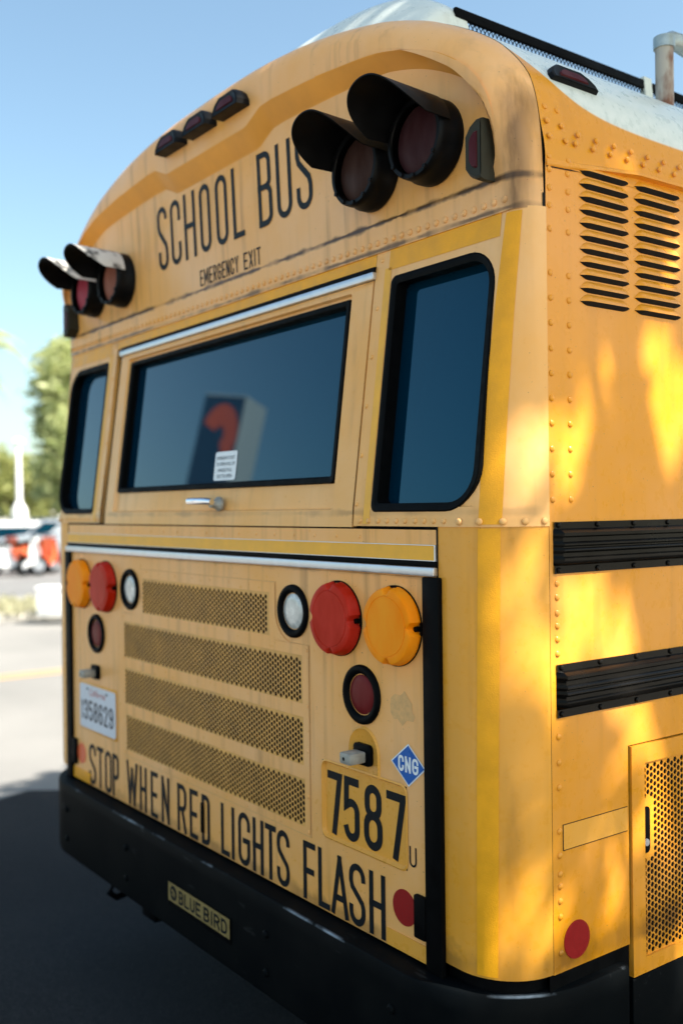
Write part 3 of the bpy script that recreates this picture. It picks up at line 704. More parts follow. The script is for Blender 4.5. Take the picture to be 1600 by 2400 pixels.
hood_lamp(.752, 2.561, M['shadeamber'], 1); hood_lamp(.970, 2.566, M['shadered'], 1)
hood_lamp(-.676, 2.568, M['litamber'], 2); hood_lamp(-.925, 2.573, M['litred'], 2)
# armoured marker lamps: a trapezoid guard with a narrow red lens
def marker(cx, cy, cz, ax, out, wide, parent, L=.145, mat=None, H=.036, wid=.020):
    """ax long axis, out = outward normal, wide = third axis"""
    ax, out, wide = Vector(ax), Vector(out), Vector(wide); c = Vector((cx, cy, cz))
    prof = [(-L/2, 0), (-L/2, H*.30), (-L/2*.84, H*.70), (-L/2*.55, H), (L/2*.55, H), (L/2*.84, H*.70), (L/2, H*.30), (L/2, 0)]
    mb = MB(); w = wid
    def ring(sc, wo): return [c+ax*a*sc+out*(h*sc) + wide*wo for a, h in prof]
    mb.grid([ring(1, -w), ring(1, w*.55), ring(.96, w*.9), ring(.90, w), ring(.80, w*.9)], True)
    mb.poly(ring(1, -w)); mb.poly(ring(.80, w*.9)[::-1])
    o = mb.build('marker_lamp', mat or M['hood'], parent, smooth=25)
    mb = MB(); q = [c+ax*a*.56+out*(h*.42+H*.26)+wide*(w*.9+.0035) for a, h in prof]; q2 = [c+ax*a*.62+out*(h*.50+H*.22)+wide*(w*.85) for a, h in prof]
    mb.grid([q2, q], True); mb.poly(q); mb.build('lens', M['markred'], o, smooth=30)
    return o
for x in (-.185, 0, .185): marker(x*.98+.016, yb(2.89)-.019, 2.870, (1, 0, 0), (0, .12, 1), (0, -1, 0), cap, .145, None, .050, .023)
OLV = plain('olive_marker_guard', (.030, .029, .020), .5, 0, .15, 30, spec=.2)
for s in (1, -1): marker(s*1.153, yr(2.49)-.020, 2.497, (0, 0, 1), (-s, 0, 0), (0, -1, 0), cap, .128, OLV, .048, .024)

# ------------------------------------------------------------------ roof and sides
BE = 10.9
mb = MB()
R0 = [(XS+.0015, 2.462), (XS, 2.50), (1.2245, 2.550)]+[(x*1.0006, z+.0006) for x, z in A_[3:]]
Rh = full(crom(R0, 60)); ys = [YS+.0005, .16, .2, .3, .45, .7, 1.0, 1.6, 2.4, 4, 6, 8, BE]
mb.grid([[(x, y, z) for x, z in Rh] for y in ys]); mb.poly([(x, BE, z) for x, z in Rh])
roof = mb.build('roof', M['roof'], bus, smooth=40)
# tank fairing on the roof
F_ = [(.818, 2.905), (.812, 2.95), (.79, 3.004), (.70, 3.066), (.60, 3.105), (.45, 3.134), (.25, 3.146), (0, 3.150)]
Fh = full(crom(F_, 40)); Rt = []
def roof_z(x):
    pts = sorted((abs(p[0]), p[1]) for p in Rh if p[0] >= 0)
    for (a, za), (b, zb) in zip(pts, pts[1:]):
        if a <= abs(x) <= b: return za+(zb-za)*(abs(x)-a)/max(1e-6, b-a)
    return 2.6
mb = MB(); rows = []
for t in lin(0, 1, 11):
    e = math.sin(t*math.pi/2)**1.1; y = YS+.012+.15*t
    rows.append([(x, y, (roof_z(x)-.004)+(z-roof_z(x)+.004)*e) for x, z in Fh])
rows.append([(x, .335, z-.002) for x, z in Fh]); rows.append([(x, .335, z-.012) for x, z in Fh]); rows.append([(x*.99, .30, z-.014) for x, z in Fh])
mb.grid(rows)
fr = mb.build('roof_fairing', M['white'], roof, smooth=40)
for s in (1, -1):
    mb = MB()
    for a, b in ((.295, 1.06), (1.09, 1.9), (1.93, 2.9), (2.93, 4.2)):
        mb.box((s*.80-.006, a, 2.980), (s*.80+.006, b, 3.006))
    mb.build('screen_rail', M['black'], roof, bevel=.003)
    mb = MB()
    for k in range(270):
        y = .30+k*.0145
        for d in (1, -1): mb.tube([(s*.800, y, 2.915), (s*.800, y+d*.0375, 2.982)], .0017, 4, False)
    mb.build('screen_mesh', M['black'], roof)
    for y in (1.06, 1.90, 2.90):
        mb = MB(); mb.grid([[(s*qx, y+dy, qz) for dy, qz in ((0, 2.915), (.035, 2.915), (.02, 3.014), (-.015, 3.014))] for qx in (.808, .792)], True); mb.poly([(s*.808, y, 2.915), (s*.808, y+.035, 2.915), (s*.808, y+.02, 3.014), (s*.808, y-.015, 3.014)]); mb.build('screen_brace', M['white'], roof)
    marker(s*1.180, .283, 2.662, (0, 1, 0), (s*-.50, 0, .86), (s*.86, 0, .50), roof, .15, None, .050, .024)
# rusty vent stack with elbow
def pipe_mat():
    m, nt, b = nmat('rusty_white_pipe'); tc = N(nt, 'ShaderNodeTexCoord'); o = tc.outputs['Object']
    f = ramp(nt, noise(nt, o, 16, 7, 1, 1, .45), .42, .60); b.inputs['Roughness'].default_value = .55
    c = mixc(nt, f, (.42, .38, .32), (.16, .06, .028)); nt.links.new(c, b.inputs['Base Color']); return m
M['pipe'] = pipe_mat()
mb = MB(); mb.tube([(1.03, .833, 2.74), (1.03, .833, 2.965)], .0235, 20); vp = mb.build('vent_pipe', M['pipe'], roof, smooth=50)
mb = MB(); mb.tube([(1.03, .833, 2.955), (1.03, .833, 2.985)], .028, 20); mb.tube([(1.03, .835, 2.972), (1.03, .862, 2.985), (1.03, .90, 2.988), (1.03, .96, 2.98)], [.022, .024, .024, .024], 16); mb.build('elbow', plain('galvanised', (.35, .40, .40), .4, .5, .2, 40), vp, smooth=50)

# ---- side walls
def sidefn(s): return lambda y, z, off=0.: (s*(XS+off), y, z)
DO = (.386, 1.30, .45, 1.216)
WS = [(2.0+k*.72, 2.0+k*.72+.62, 1.80, 2.36) for k in range(11)]
for s in (1, -1):
    f = sidefn(s); mb = MB()
    sheet(mb, YS+.0015, BE, .775, 2.464, [(DO[0], DO[1], .775, DO[3])]+WS, f, 0, 20, 20)
    smb = mb
    for w_ in WS:
        mb = MB(); l0 = rrect(w_[0]-.002, w_[1]+.002, w_[2]-.002, w_[3]+.002, .05, 5); l1 = rrect(w_[0]+.02, w_[1]-.02, w_[2]+.02, w_[3]-.02, .04, 5)
        mb.grid([[(s*(XS-.001), y, z) for y, z in rrect(w_[0]-.002, w_[1]+.002, w_[2]-.002, w_[3]+.002, .004, 5)], [(s*(XS+.004), y, z) for y, z in l0], [(s*(XS+.004), y, z) for y, z in l1], [(s*(XS-.02), y, z) for y, z in l1]], True)
        o = mb.build('side_window', M['rubber'], bus, smooth=40); mb = MB(); mb.poly([(s*(XS-.018), y, z) for y, z in l1]); mb.build('window_glass', M['glass'], o)
    # rub rails with ribs
    for (z0, z1, ya) in ((1.609, 1.717, .1485), (1.308, 1.419, .1535)):
        H = z1-z0
        pr = [(.0005, 0), (.004, .0), (.004, .15), (.010, .17), (.019, .20), (.021, .24), (.021, .30), (.017, .33), (.017, .40), (.022, .44), (.022, .46), (.018, .50), (.018, .52), (.022, .55), (.022, .58), (.017, .62), (.017, .70), (.021, .73), (.021, .79), (.012, .85), (.004, .87), (.004, 1.), (.0005, 1.)]
        mb = MB(); mb.grid([[(s*(XS+x*(0.05 if (e == 0 and .16 < t < .86) else 1)), y, z0+H*t) for x, t in pr] for e, y in ((0, ya), (1, ya+.012), (2, BE-.3))])
        mb.poly([(s*(XS+x*.05), ya, z0+H*t) for x, t in pr])
        for k in range(30):
            for zz, o_ in ((z0+H*.07, 0), (z1-H*.06, 1)):
                mb.disc_stack((s*(XS+.004), ya+.012+k*.124, zz), (s, 0, 0), [(0, .0062), (.003, .0055), (.0045, .003)], 10)
        mb.build('rub_rail', M['rail'], bus, smooth=25)
    # louvres
    mb = MB(); md = MB()
    for (a, b) in ((.241, .408), (.426, .597)):
        for k in range(11):
            z = 2.466-k*.0278; rows = []
            for y, q in [(a, 0), (a+.006, .35), (a+.014, .75), (a+.024, 1), (b-.024, 1), (b-.014, .75), (b-.006, .35), (b, 0)]:
                rows.append([(s*(XS+.0006), y, z+.016*q+.0005), (s*(XS+.0045*q+.0006), y, z+.012*q), (s*(XS+.0095*q+.0006), y, z+.005*q), (s*(XS+.0115*q+.0006), y, z-.0005)])
            mb.grid(rows)
            md.grid([[r[-1] for r in rows], [(s*(XS+.0008), r[0][1], z-.0085*max(.05, q)) for r, q in zip(rows, (0, .35, .75, 1, 1, .75, .35, 0))]])
    lv = mb.build('louvre_panel', M['side'], bus, smooth=60); md.build('louvre_slot', M['dark'], lv)
    # rivets
    mb = smb; n_ = (s, 0, 0)
    for z in (2.451, 2.413, 2.376, 2.328, 2.236, 2.184, 2.132, 2.079, 2.027, 1.975, 1.923, 1.870, 1.817, 1.764): dome(mb, (s*XS, .149, z), n_, .0072, .0042); dome(mb, (s*XS, .206, z), n_, .0072, .0042)
    for z in (1.589, 1.560, 1.527, 1.500, 1.472, 1.442, 1.268, 1.214, 1.162, 1.071, 1.020, .981, .956, .925, .892, .816): dome(mb, (s*XS, .159, z), n_, .0072, .0042)
    for k in range(60):
        dome(mb, (s*(XS+.0005), .233+k*.0578, 2.521), n_, .0066, .004); dome(mb, (s*(XS-.003), .245+k*.0598, 2.543), n_, .0066, .004)
    for y, z, x in ((.141, 2.478, 0), (.147, 2.522, .002), (.147, 2.556, .009), (.150, 2.589, .018), (.201, 2.479, 0), (.197, 2.521, .002), (.192, 2.554, .009), (.188, 2.588, .018)): dome(mb, (s*(XS+.001-x), y+.006, z), (s, 0, .2), .0066, .004)
    mb.build('side_panel', M['side'], bus, smooth=40)
    mb = MB(); rows = []
    for y, zl, out in ((YS+.004, 2.460, .003), (.20, 2.464, .0035), (.235, 2.467, .006), (.30, 2.474, .012), (.43, 2.486, .016), (.61, 2.488, .016), (BE, 2.488, .016)):
        rows.append([(s*(XS+.002), y, zl+.012), (s*(XS+out), y, zl+.006), (s*(XS+out), y, zl), (s*(XS+.0005), y, zl-.003)])
    mb.grid(rows); mb.build('drip_moulding', M['side'], bus, smooth=60)
    mb = MB(); mb.grid([[(s*(XS+.0012), y, z+dz) for y, z in ((YS+.004, 2.4565), (.20, 2.460), (.235, 2.463), (.27, 2.466))] for dz in (-.002, .0005)]); mb.build('panel_seam', M['dark'], bus)
    # tape band, reflector
    mb = MB(); mb.box((s*XS, .170, 1.0295), (s*(XS+.0012), .3805, 1.0815)); mb.build('patch_strip', M['recess'], bus)
    mb = MB()
    for z in (1.0285, 1.0820): mb.box((s*XS, .170, z-.0006), (s*(XS+.0015), .3805, z+.0006))
    mb.box((s*XS, .1685, 1.028), (s*(XS+.0015), .170, 1.083)); mb.build('patch_joint', M['dark'], bus)
    mb = MB(); mb.disc_stack((s*XS, .209, .833), (s, 0, 0), [(0, .0405), (.002, .04)], 40); mb.build('reflector', M['refl'], bus)
    # engine side door with perforated screen
    mb = MB(); dx = lambda y, z, off=0.: (s*(XS+.006+off), y, z)
    MS = (.436, 1.24, .735, 1.171)
    sheet(mb, .391, 1.295, .70, 1.213, [MS], dx, 0, 20, 20)
    for k in (0, 1): pass
    mb.grid([[(s*(XS+.006), y, z) for y, z in ((.391, .70), (.391, 1.213), (1.295, 1.213), (1.295, .70))], [(s*(XS-.010), y, z) for y, z in ((.391, .70), (.391, 1.213), (1.295, 1.213), (1.295, .70))]])
    mb.grid([[(s*(XS+.006), y, z) for y, z in rrect(*MS, .001, 1)], [(s*(XS-.001), y, z) for y, z in rrect(*MS, .001, 1)]], True)
    sd = mb.build('engine_side_door', M['side'], bus, bevel=0)
    mb = MB(); lt = lambda y, z: y < .468 and .953 < z < 1.090
    hexmesh(mb, *MS, lambda y, z, d: (s*(XS+.0005-d), y, z), solid=lt, depth=.002); mb.build('perforated_screen', M['side'], sd, recalc=False)
    mb = MB(); lp = rrect(.428, .458, .966, 1.070, (.004, .010, .010, .004), 5)
    mb.grid([[(s*(XS+.0006), y, z) for y, z in lp], [(s*(XS+.003), y, z) for y, z in lp]], True); mb.poly([(s*(XS+.003), y, z) for y, z in lp]); q = mb.build('paddle_latch', M['rubber'], sd)
    mb = MB(); mb.disc_stack((s*(XS+.003), .444, .990), (s, 0, 0), [(0, .0085), (.003, .008)], 16); mb.build('lock', M['alu'], q)
    mb = MB(); mb.box((s*(XS-.03) if s > 0 else s*(XS-.012), .378, .47), (s*(XS-.012) if s > 0 else s*(XS-.03), 1.306, 1.225)); mb.build('door_gap', M['dark'], bus)
    mb = MB(); mb.box((min(s*(XS-.02), s*(XS+.004)), .391, .45), (max(s*(XS-.02), s*(XS+.004)), 1.30, .697)); mb.build('painted_door_shade', M['bumper'], bus, bevel=.003)  # black panel stands in for the shaded lower end of the side door
    # lower skirt, wheel arches and wheels
    mb = MB(); mb.box((s*(XS-.03), 1.31, .45), (s*(XS-.002), 2.0, .773)); mb.box((s*(XS-.03), 3.2, .45), (s*(XS-.002), 8.6, .773)); mb.box((s*(XS-.03), 9.8, .45), (s*(XS-.002), BE, .773)); mb.build('skirt', M['side'], bus)
    for wy in (2.6, 9.2):
        mb = MB(); mb.disc_stack((s*.93, wy, .50), (s, 0, 0), [(0, .40), (.02, .49), (.05, .50), (.22, .50), (.26, .48), (.27, .42), (.265, .30)], 40, False); t_ = mb.build('wheel', M['rubber'], bus, smooth=50)
        mb = MB(); mb.disc_stack((s*.93, wy, .50), (s, 0, 0), [(.262, .305), (.22, .28), (.16, .2), (.15, .12), (.20, .11), (.22, .08)], 32); mb.build('rim', M['white'], t_, smooth=40)
# front end of the bus (beyond the picture)
mb = MB(); mb.box((-1.2, BE-.02, .75), (1.2, BE+.01, 2.47)); mb.build('front_panel', M['side'], bus)

# ---- bumper
yB = -.060; rB = .285; XB = 1.256
def bpath(off=0.):
    p = []; c = (XB-rB, yB+rB)
    h = [(x, yB-off) for x in lin(0, XB-rB, 8)]+[(c[0]+(rB+off)*math.sin(rad(a)), c[1]-(rB+off)*math.cos(rad(a))) for a in lin(4, 90, 18)]+[(XB+off, .355)]
    return [(-x, y) for x, y in h[::-1]]+h[1:]
mb = MB()
secs = [(-.20, .738), (-.05, .745), (-.012, .7445), (-.004, .742), (0, .736), (0, .70), (0, .50), (-.004, .482), (-.02, .474), (-.15, .472)]
mb.grid([[(x, y, z) for x, y in bpath(o)] for o, z in secs])
for s in (1, -1):
    for x, z in ((.942, .652), (.942, .544), (.429, .645), (.429, .545)): mb.disc_stack((s*x, yB, z), (0, -1, 0), [(0, .011), (.004, .011), (.008, .006)], 12)
bp_ = mb.build('rear_bumper', M['bumper'], bus, smooth=35)
mb = MB(); mb.box((-.120, yB-.004, .556), (.251, yB-.0005, .628)); bd = mb.build('maker_badge', M['black'], bp_, bevel=.001)
mb = MB(); mb.box((-.117, yB-.0050, .571), (.248, yB-.0041, .626)); mb.build('badge_plate', M['badge'], bd)
ob = lambda x, z, l: (x, yB-.0056-l, z)
mb = MB()
def serif_word(mb, text, xs, z0, z1, t):
    for ch, (a, b) in zip(text, xs):
        letter(mb, ch, a, b, z0, z1, t, ob)
serif_word(mb, 'BLUEBIRD', spread('BLUE', -.048, .085, .22)+spread('BIRD', .104, .236, .22, 'M', 'I'), .578, .618, .0070)
mb.build('lettering', M['letter'], bd, recalc=False)
mb = MB()
n = 40; ring_ = [(-.083+.022*math.cos(a), .599+.022*math.sin(a)) for a in lin(0, 2*math.pi, n)]
mb.poly([(x, yB-.0055, z) for x, z in ring_[:-1]]); em = mb.build('emblem', M['letter'], bd)
mb = MB(); mb.poly([(x, yB-.0060, z) for x, z in [(-.099, .603), (-.088, .611), (-.074, .603), (-.067, .594), (-.080, .597), (-.090, .604)]]); mb.poly([(x, yB-.0060, z) for x, z in [(-.100, .594), (-.085, .597), (-.068, .588), (-.085, .590)]]); mb.build('emblem_bird', M['badge'], em)
# underbody and tow hooks
mb = MB(); mb.box((-1.1, .12, .42), (1.1, 10.6, .62)); mb.box((-.55, .05, .36), (-.45, .8, .5)); mb.box((.45, .05, .36), (.55, .8, .5)); mb.build('chassis', M['black'], bus, bevel=.004)
mb = MB(); mb.tube([(-.60, -.03, .47), (-.60, -.045, .44), (-.60, -.02, .42), (-.60, .05, .43), (-.60, .12, .45)], .012, 8); mb.build('tow_hook', M['black'], bus, smooth=50)

# ------------------------------------------------------------------ ground
def ground_mat(name, c1, c2, sc=2.5, rough=.85, crack=False):
    m, nt, b = nmat(name); tc = N(nt, 'ShaderNodeTexCoord'); o = tc.outputs['Object']
    f = mth(nt, 'ADD', mth(nt, 'MULTIPLY', noise(nt, o, sc*.15, 5), .55), mth(nt, 'MULTIPLY', noise(nt, o, 90, 4), .45))
    c = mixc(nt, ramp(nt, f, .36, .64), c1, c2)
    c = mixc(nt, ramp(nt, noise(nt, o, 260, 2), .62, .72, 0, .5), c, (.30, .29, .27))
    nt.links.new(c, b.inputs['Base Color']); b.inputs['Roughness'].default_value = rough; b.inputs['Specular IOR Level'].default_value = .04
    bp = N(nt, 'ShaderNodeBump'); bp.inputs['Strength'].default_value = .5; bp.inputs['Distance'].default_value = .006
    nt.links.new(noise(nt, o, 180, 4), bp.inputs['Height']); nt.links.new(bp.outputs[0], b.inputs['Normal']); return m
def slab(name, x0, x1, y0_, y1_, z, mat):
    mb = MB(); mb.poly([(x0, y0_, z), (x1, y0_, z), (x1, y1_, z), (x0, y1_, z)]); return struct(mb.build(name, mat))
slab('ground', -700, 700, -700, 700, -.02, ground_mat('pale_ground', (.30, .27, .22), (.38, .35, .29)))
slab('road', -13.6, 4.2, -160, 260, 0, ground_mat('worn_pale_road', (.175, .172, .165), (.26, .252, .238)))
shadow_edge = [(-3.48+.10*math.sin(k*1.9)+.07*math.sin(k*.83+1)+random.uniform(-.03, .03), -5+k*.22) for k in range(296)]
mb = MB(); mb.grid([[(x, y, .004) for x, y in shadow_edge], [(4.2, y, .004) for x, y in shadow_edge]])  # near-black sheet paints the bus's ground shadow darker than the road
struct(mb.build('shadow_sheet', ground_mat('shadow_asphalt', (.016, .017, .019), (.032, .033, .035))))
slab('parking_lot', -60, -14.5, -90, 160, .105, ground_mat('lot_asphalt', (.15, .15, .15), (.21, .21, .21)))
mb = MB(); mb.box((-14.5, -160, -.01), (-13.6, 260, .13)); struct(mb.build('kerb', ground_mat('kerb_concrete', (.42, .40, .36), (.52, .50, .46)), bevel=.01))
mb = MB(); mb.box((4.2, -160, -.01), (7.5, 260, .13)); struct(mb.build('pavement', ground_mat('pavement_concrete', (.36, .34, .30), (.45, .43, .39))))
mb = MB()
for dx_ in (0, .24): mb.poly([(-8.02-dx_, -80, .004), (-7.92-dx_, -80, .004), (-7.92-dx_, 160, .004), (-8.02-dx_, 160, .004)])
struct(mb.build('road_marking', plain('yellow_road_paint', (.50, .31, .13), .6)))

# ------------------------------------------------------------------ trees
def leaf_mat(name, c1, c2, tr=.35):
    m, nt, b = nmat(name); oi = N(nt, 'ShaderNodeTexCoord'); n = noise(nt, oi.outputs['Object'], 3.0, 3)
    c = mixc(nt, ramp(nt, n, .35, .65), c1, c2); nt.links.new(c, b.inputs['Base Color']); b.inputs['Roughness'].default_value = .5
    t = N(nt, 'ShaderNodeBsdfTranslucent'); nt.links.new(c, t.inputs[0]); mx = N(nt, 'ShaderNodeMixShader'); mx.inputs[0].default_value = tr
    nt.links.new(b.outputs[0], mx.inputs[1]); nt.links.new(t.outputs[0], mx.inputs[2]); nt.links.new(mx.outputs[0], nt.nodes['Material Output'].inputs[0]); return m
LM = leaf_mat('sunlit_leaves', (.28, .34, .12), (.60, .62, .32), .5); LM2 = leaf_mat('dark_leaves', (.04, .07, .018), (.09, .13, .03))
LM3 = leaf_mat('yellow_green_leaves', (.30, .33, .10), (.45, .46, .18), .5); BK = plain('bark', (.16, .11, .075), .85, 0, .3, 12, bump=.4, bscale=40)
def leaf(mb, p, sz, rnd):
    a = rnd.uniform(0, 2*math.pi); t = rnd.uniform(-.9, .9); u = Vector((math.cos(a), math.sin(a), t)).normalized()
    v = u.cross(Vector((rnd.uniform(-1, 1), rnd.uniform(-1, 1), rnd.uniform(-.3, 1)))).normalized()
    mb.add([p-u*sz, p+v*sz*.42, p+u*sz, p-v*sz*.42], [(0, 1, 2, 3)])
def tree(name, base, blobs, leafn, lsz, lm, label, trunk_r, trunk_h, seed, group=None, limbs=7, skip=None):
    rnd = random.Random(seed); root = empty(name, base); tag(root, label, 'tree', group)
    B = Vector(base); mb = MB()
    mb.tube([B, B+Vector((.05, .03, trunk_h*.5)), B+Vector((0, .08, trunk_h))], [trunk_r*1.25, trunk_r, trunk_r*.75], 10)
    top = B+Vector((0, .08, trunk_h*.97))
    for bl in blobs[:limbs]:
        c = Vector(bl[0]); mid = (top+c)/2+Vector((rnd.uniform(-.3, .3), rnd.uniform(-.3, .3), rnd.uniform(-.1, .4)))*trunk_r*4
        mb.tube([top, mid, c], [trunk_r*.6, trunk_r*.35, trunk_r*.10], 7)
    mb.build('trunk', BK, root, smooth=50)
    mb = MB(); tot = sum(b[1]**2 for b in blobs)
    for c, r in blobs:
        n = int(leafn*r*r/tot); c = Vector(c)
        cl = [c+Vector((rnd.gauss(0, 1), rnd.gauss(0, 1), rnd.gauss(0, 1))).normalized()*r*rnd.uniform(.35, 1.) for _ in range(max(6, n//22))]
        for i in range(n):
            q = cl[i % len(cl)]+Vector((rnd.gauss(0, 1), rnd.gauss(0, 1), rnd.gauss(0, .8)))*r*.16
            if skip and skip(q): continue
            leaf(mb, q, lsz*rnd.uniform(.6, 1.25), rnd)
    mb.build('crown', lm, root, recalc=False)
    return root
def blobs(c, rx, rz, n, r, seed):
    rnd = random.Random(seed); out = []
    for i in range(n):
        a = rnd.uniform(0, 2*math.pi); h = rnd.uniform(-1, 1); k = math.sqrt(1-h*h)*rnd.uniform(.3, 1)
        out.append(((c[0]+rx*k*math.cos(a), c[1]+rx*k*math.sin(a), c[2]+rz*h), r*rnd.uniform(.7, 1.2)))
    return out
CAMP = Vector((2.658, -1.452, 1.75))
def at(px, dist, z=0., py=None):
    """ground spot seen at image column px (of 1600), dist metres away along the view axis"""
    d = Fv+Rv*((px-800)/2362.1)
    p = CAMP+d*dist; return Vector((p.x, p.y, z))
# street tree that throws the dappled shade on the bus (stands on the pavement right of the bus)
cc = Vector((1.25, .5, 1.6))+sv*6.0
fringe = [(Vector((gx, gy, 0))+sv*(6.3/sv.z), r) for gx, gy, r in ((-3.35, .80, .42), (-3.62, 1.05, .34), (-3.25, .45, .4), (-3.3, 1.5, .5), (-3.9, 1.2, .2), (-3.0, .1, .4), (-3.5, .35, .3), (-3.5, 1.9, .5), (-4.1, 1.7, .25), (-3.35, -.1, .25))]  # leaf clumps of the added tree, placed to give the ground shadow a leafy edge
# openings in the crown through which the sun reaches the side of the bus: (y, z, half width, half height) of the patch it lights
GAPS = [(.065, .905, .06, .05), (0.291, 2.041, 0.04, 0.074), (0.282, 1.939, 0.036, 0.055), (0.517, 2.097, 0.048, 0.088), (0.596, 2.003, 0.05, 0.09), (0.443, 1.889, 0.028, 0.058), (0.524, 1.871, 0.04, 0.064), (0.204, 1.81, 0.027, 0.063), (0.159, 1.889, 0.021, 0.053), (0.227, 1.52, 0.055, 0.077), (0.283, 1.571, 0.036, 0.046), (0.459, 1.493, 0.039, 0.068), (0.345, 1.417, 0.041, 0.056), (0.575, 1.236, 0.101, 0.089), (0.394, 1.27, 0.053, 0.047), (0.059, 1.627, 0.04, 0.065), (0.06, 1.904, 0.033, 0.078), (0.003, 0.841, 0.055, 0.038), (0.129, 0.863, 0.033, 0.035), (0.523, 1.095, 0.082, 0.128), (0.36, 0.992, 0.021, 0.056), (0.545, 2.355, 0.049, 0.04), (0.408, 2.525, 0.093, 0.015), (0.151, 1.418, 0.026, 0.044), (0.063, 1.497, 0.028, 0.052)]
def in_gap(p):
    t = (p.x-XS)/sv.x; y = p.y-sv.y*t; z = p.z-sv.z*t
    return any(((y-a)/(c+.024))**2+((z-b)/(d+.036))**2 < 1 for a, b, c, d in GAPS)
tree('street_tree', (5.6, 3.4, .13), blobs(cc, 2.5, 1.3, 34, .95, 5), 14000, .085, LM2, 'leafy street tree on the pavement beside the bus, its shade dappling the yellow side', .17, 3.6, 11, skip=in_gap)
tree('street_tree', (6.0, 6.6, .13), fringe, 5200, .085, LM2, 'unseen tree added farther along the pavement to fringe the shadow on the road', .17, 3.8, 17, skip=in_gap)
p = at(168, 40); tree('street_tree', p, blobs((p.x, p.y, 5.2), 1.0, 3.0, 26, 1.05, 2), 9000, .20, LM, 'tall pale green tree rising beyond the car park just left of the bus', .22, 2.6, 3, 'trees beyond the car park')
p = at(25, 62); tree('street_tree', p, blobs((p.x, p.y, 3.6), 2.4, 1.6, 16, 1.2, 4), 3500, .26, LM3, 'low yellow green tree behind the white lamp post, farthest left', .2, 1.8, 6, 'trees beyond the car park', 5)
p = at(110, 70); tree('street_tree', p, blobs((p.x, p.y, 3.4), 3.2, 1.8, 18, 1.3, 8), 3500, .28, LM3, 'low yellow green tree between the lamp post and the tall pale tree', .25, 2.0, 9, 'trees beyond the car park', 5)
p = at(330, 66); tree('street_tree', p, blobs((p.x, p.y, 4.2), 3.4, 2.2, 18, 1.4, 12), 3000, .3, LM, 'green tree farther right beyond the car park, mostly behind the bus', .25, 2.0, 10, 'trees beyond the car park', 5)
# palm at the left edge
pb = at(-95, 26); palm = empty('palm_tree', pb); tag(palm, 'palm tree at the left edge of the photo, one frond tip reaching in', 'palm tree')
mb = MB(); tp = Vector((pb.x, pb.y, 6.0)); mb.tube([pb, (pb+tp)/2+Vector((.1, 0, 0)), tp], [.24, .19, .17], 12); mb.build('trunk', BK, palm, smooth=50)
mb = MB(); rnd = random.Random(4)
for k in range(22):
    d = Vector((math.cos(k*2.4), math.sin(k*2.4), 0)); el = rnd.uniform(-.25, 1.0); Lf = rnd.uniform(1.5, 1.9)
    if k == 0: d = Rv.copy(); d.z = 0; d.normalize(); el = .55; Lf = 2.05
    if k == 1: d = Rv.copy(); d.z = 0; d.normalize(); el = -.1; Lf = 1.35
    sp = [tp+d*Lf*t+Vector((0, 0, el*Lf*t-1.0*Lf*t*t*.9)) for t in lin(0, 1, 9)]
    mb.tube(sp, [.022*(1-.8*i/8) for i in range(9)], 5)
    sd_ = d.cross(Vector((0, 0, 1)))
    for i in range(1, 9):
        for j in range(5):
            q = sp[i-1].lerp(sp[i], j/5); ll = .38*math.sin(math.pi*min(1, (i+j/5)/9*.9+.12))
            for sg in (1, -1):
                e = q+sd_*sg*ll+d*ll*.6+Vector((0, 0, -ll*.35)); w_ = d*.028
                mb.add([q-w_, q+w_, e], [(0, 1, 2)])
mb.build('crown', LM, palm, recalc=False)

# ------------------------------------------------------------------ far street furniture and vehicles
lpz = at(46, 58); lpst = empty('lamp_post', lpz); tag(lpst, 'white lamp post with a bulging white base beyond the car park', 'lamp post')
WHT = plain('white_enamel', (.80, .80, .78), .4, 0, .04, 10)
mb = MB(); mb.disc_stack(lpz, (0, 0, 1), [(0, .42), (1.2, .42), (1.5, .46), (1.9, .42), (2.2, .26), (2.35, .17)], 20); mb.build('post_base', WHT, lpst, smooth=50)
mb = MB(); mb.tube([lpz+Vector((0, 0, 2.3)), lpz+Vector((0, 0, 5.6))], [.16, .11], 12); mb.build('pole', WHT, lpst, smooth=50)
mb = MB(); mb.disc_stack(lpz+Vector((0, 0, 5.6)), (0, 0, 1), [(0, .10), (.1, .30), (.22, .34), (.34, .2), (.4, .05)], 16); mb.build('lamp_head', WHT, lpst, smooth=50)
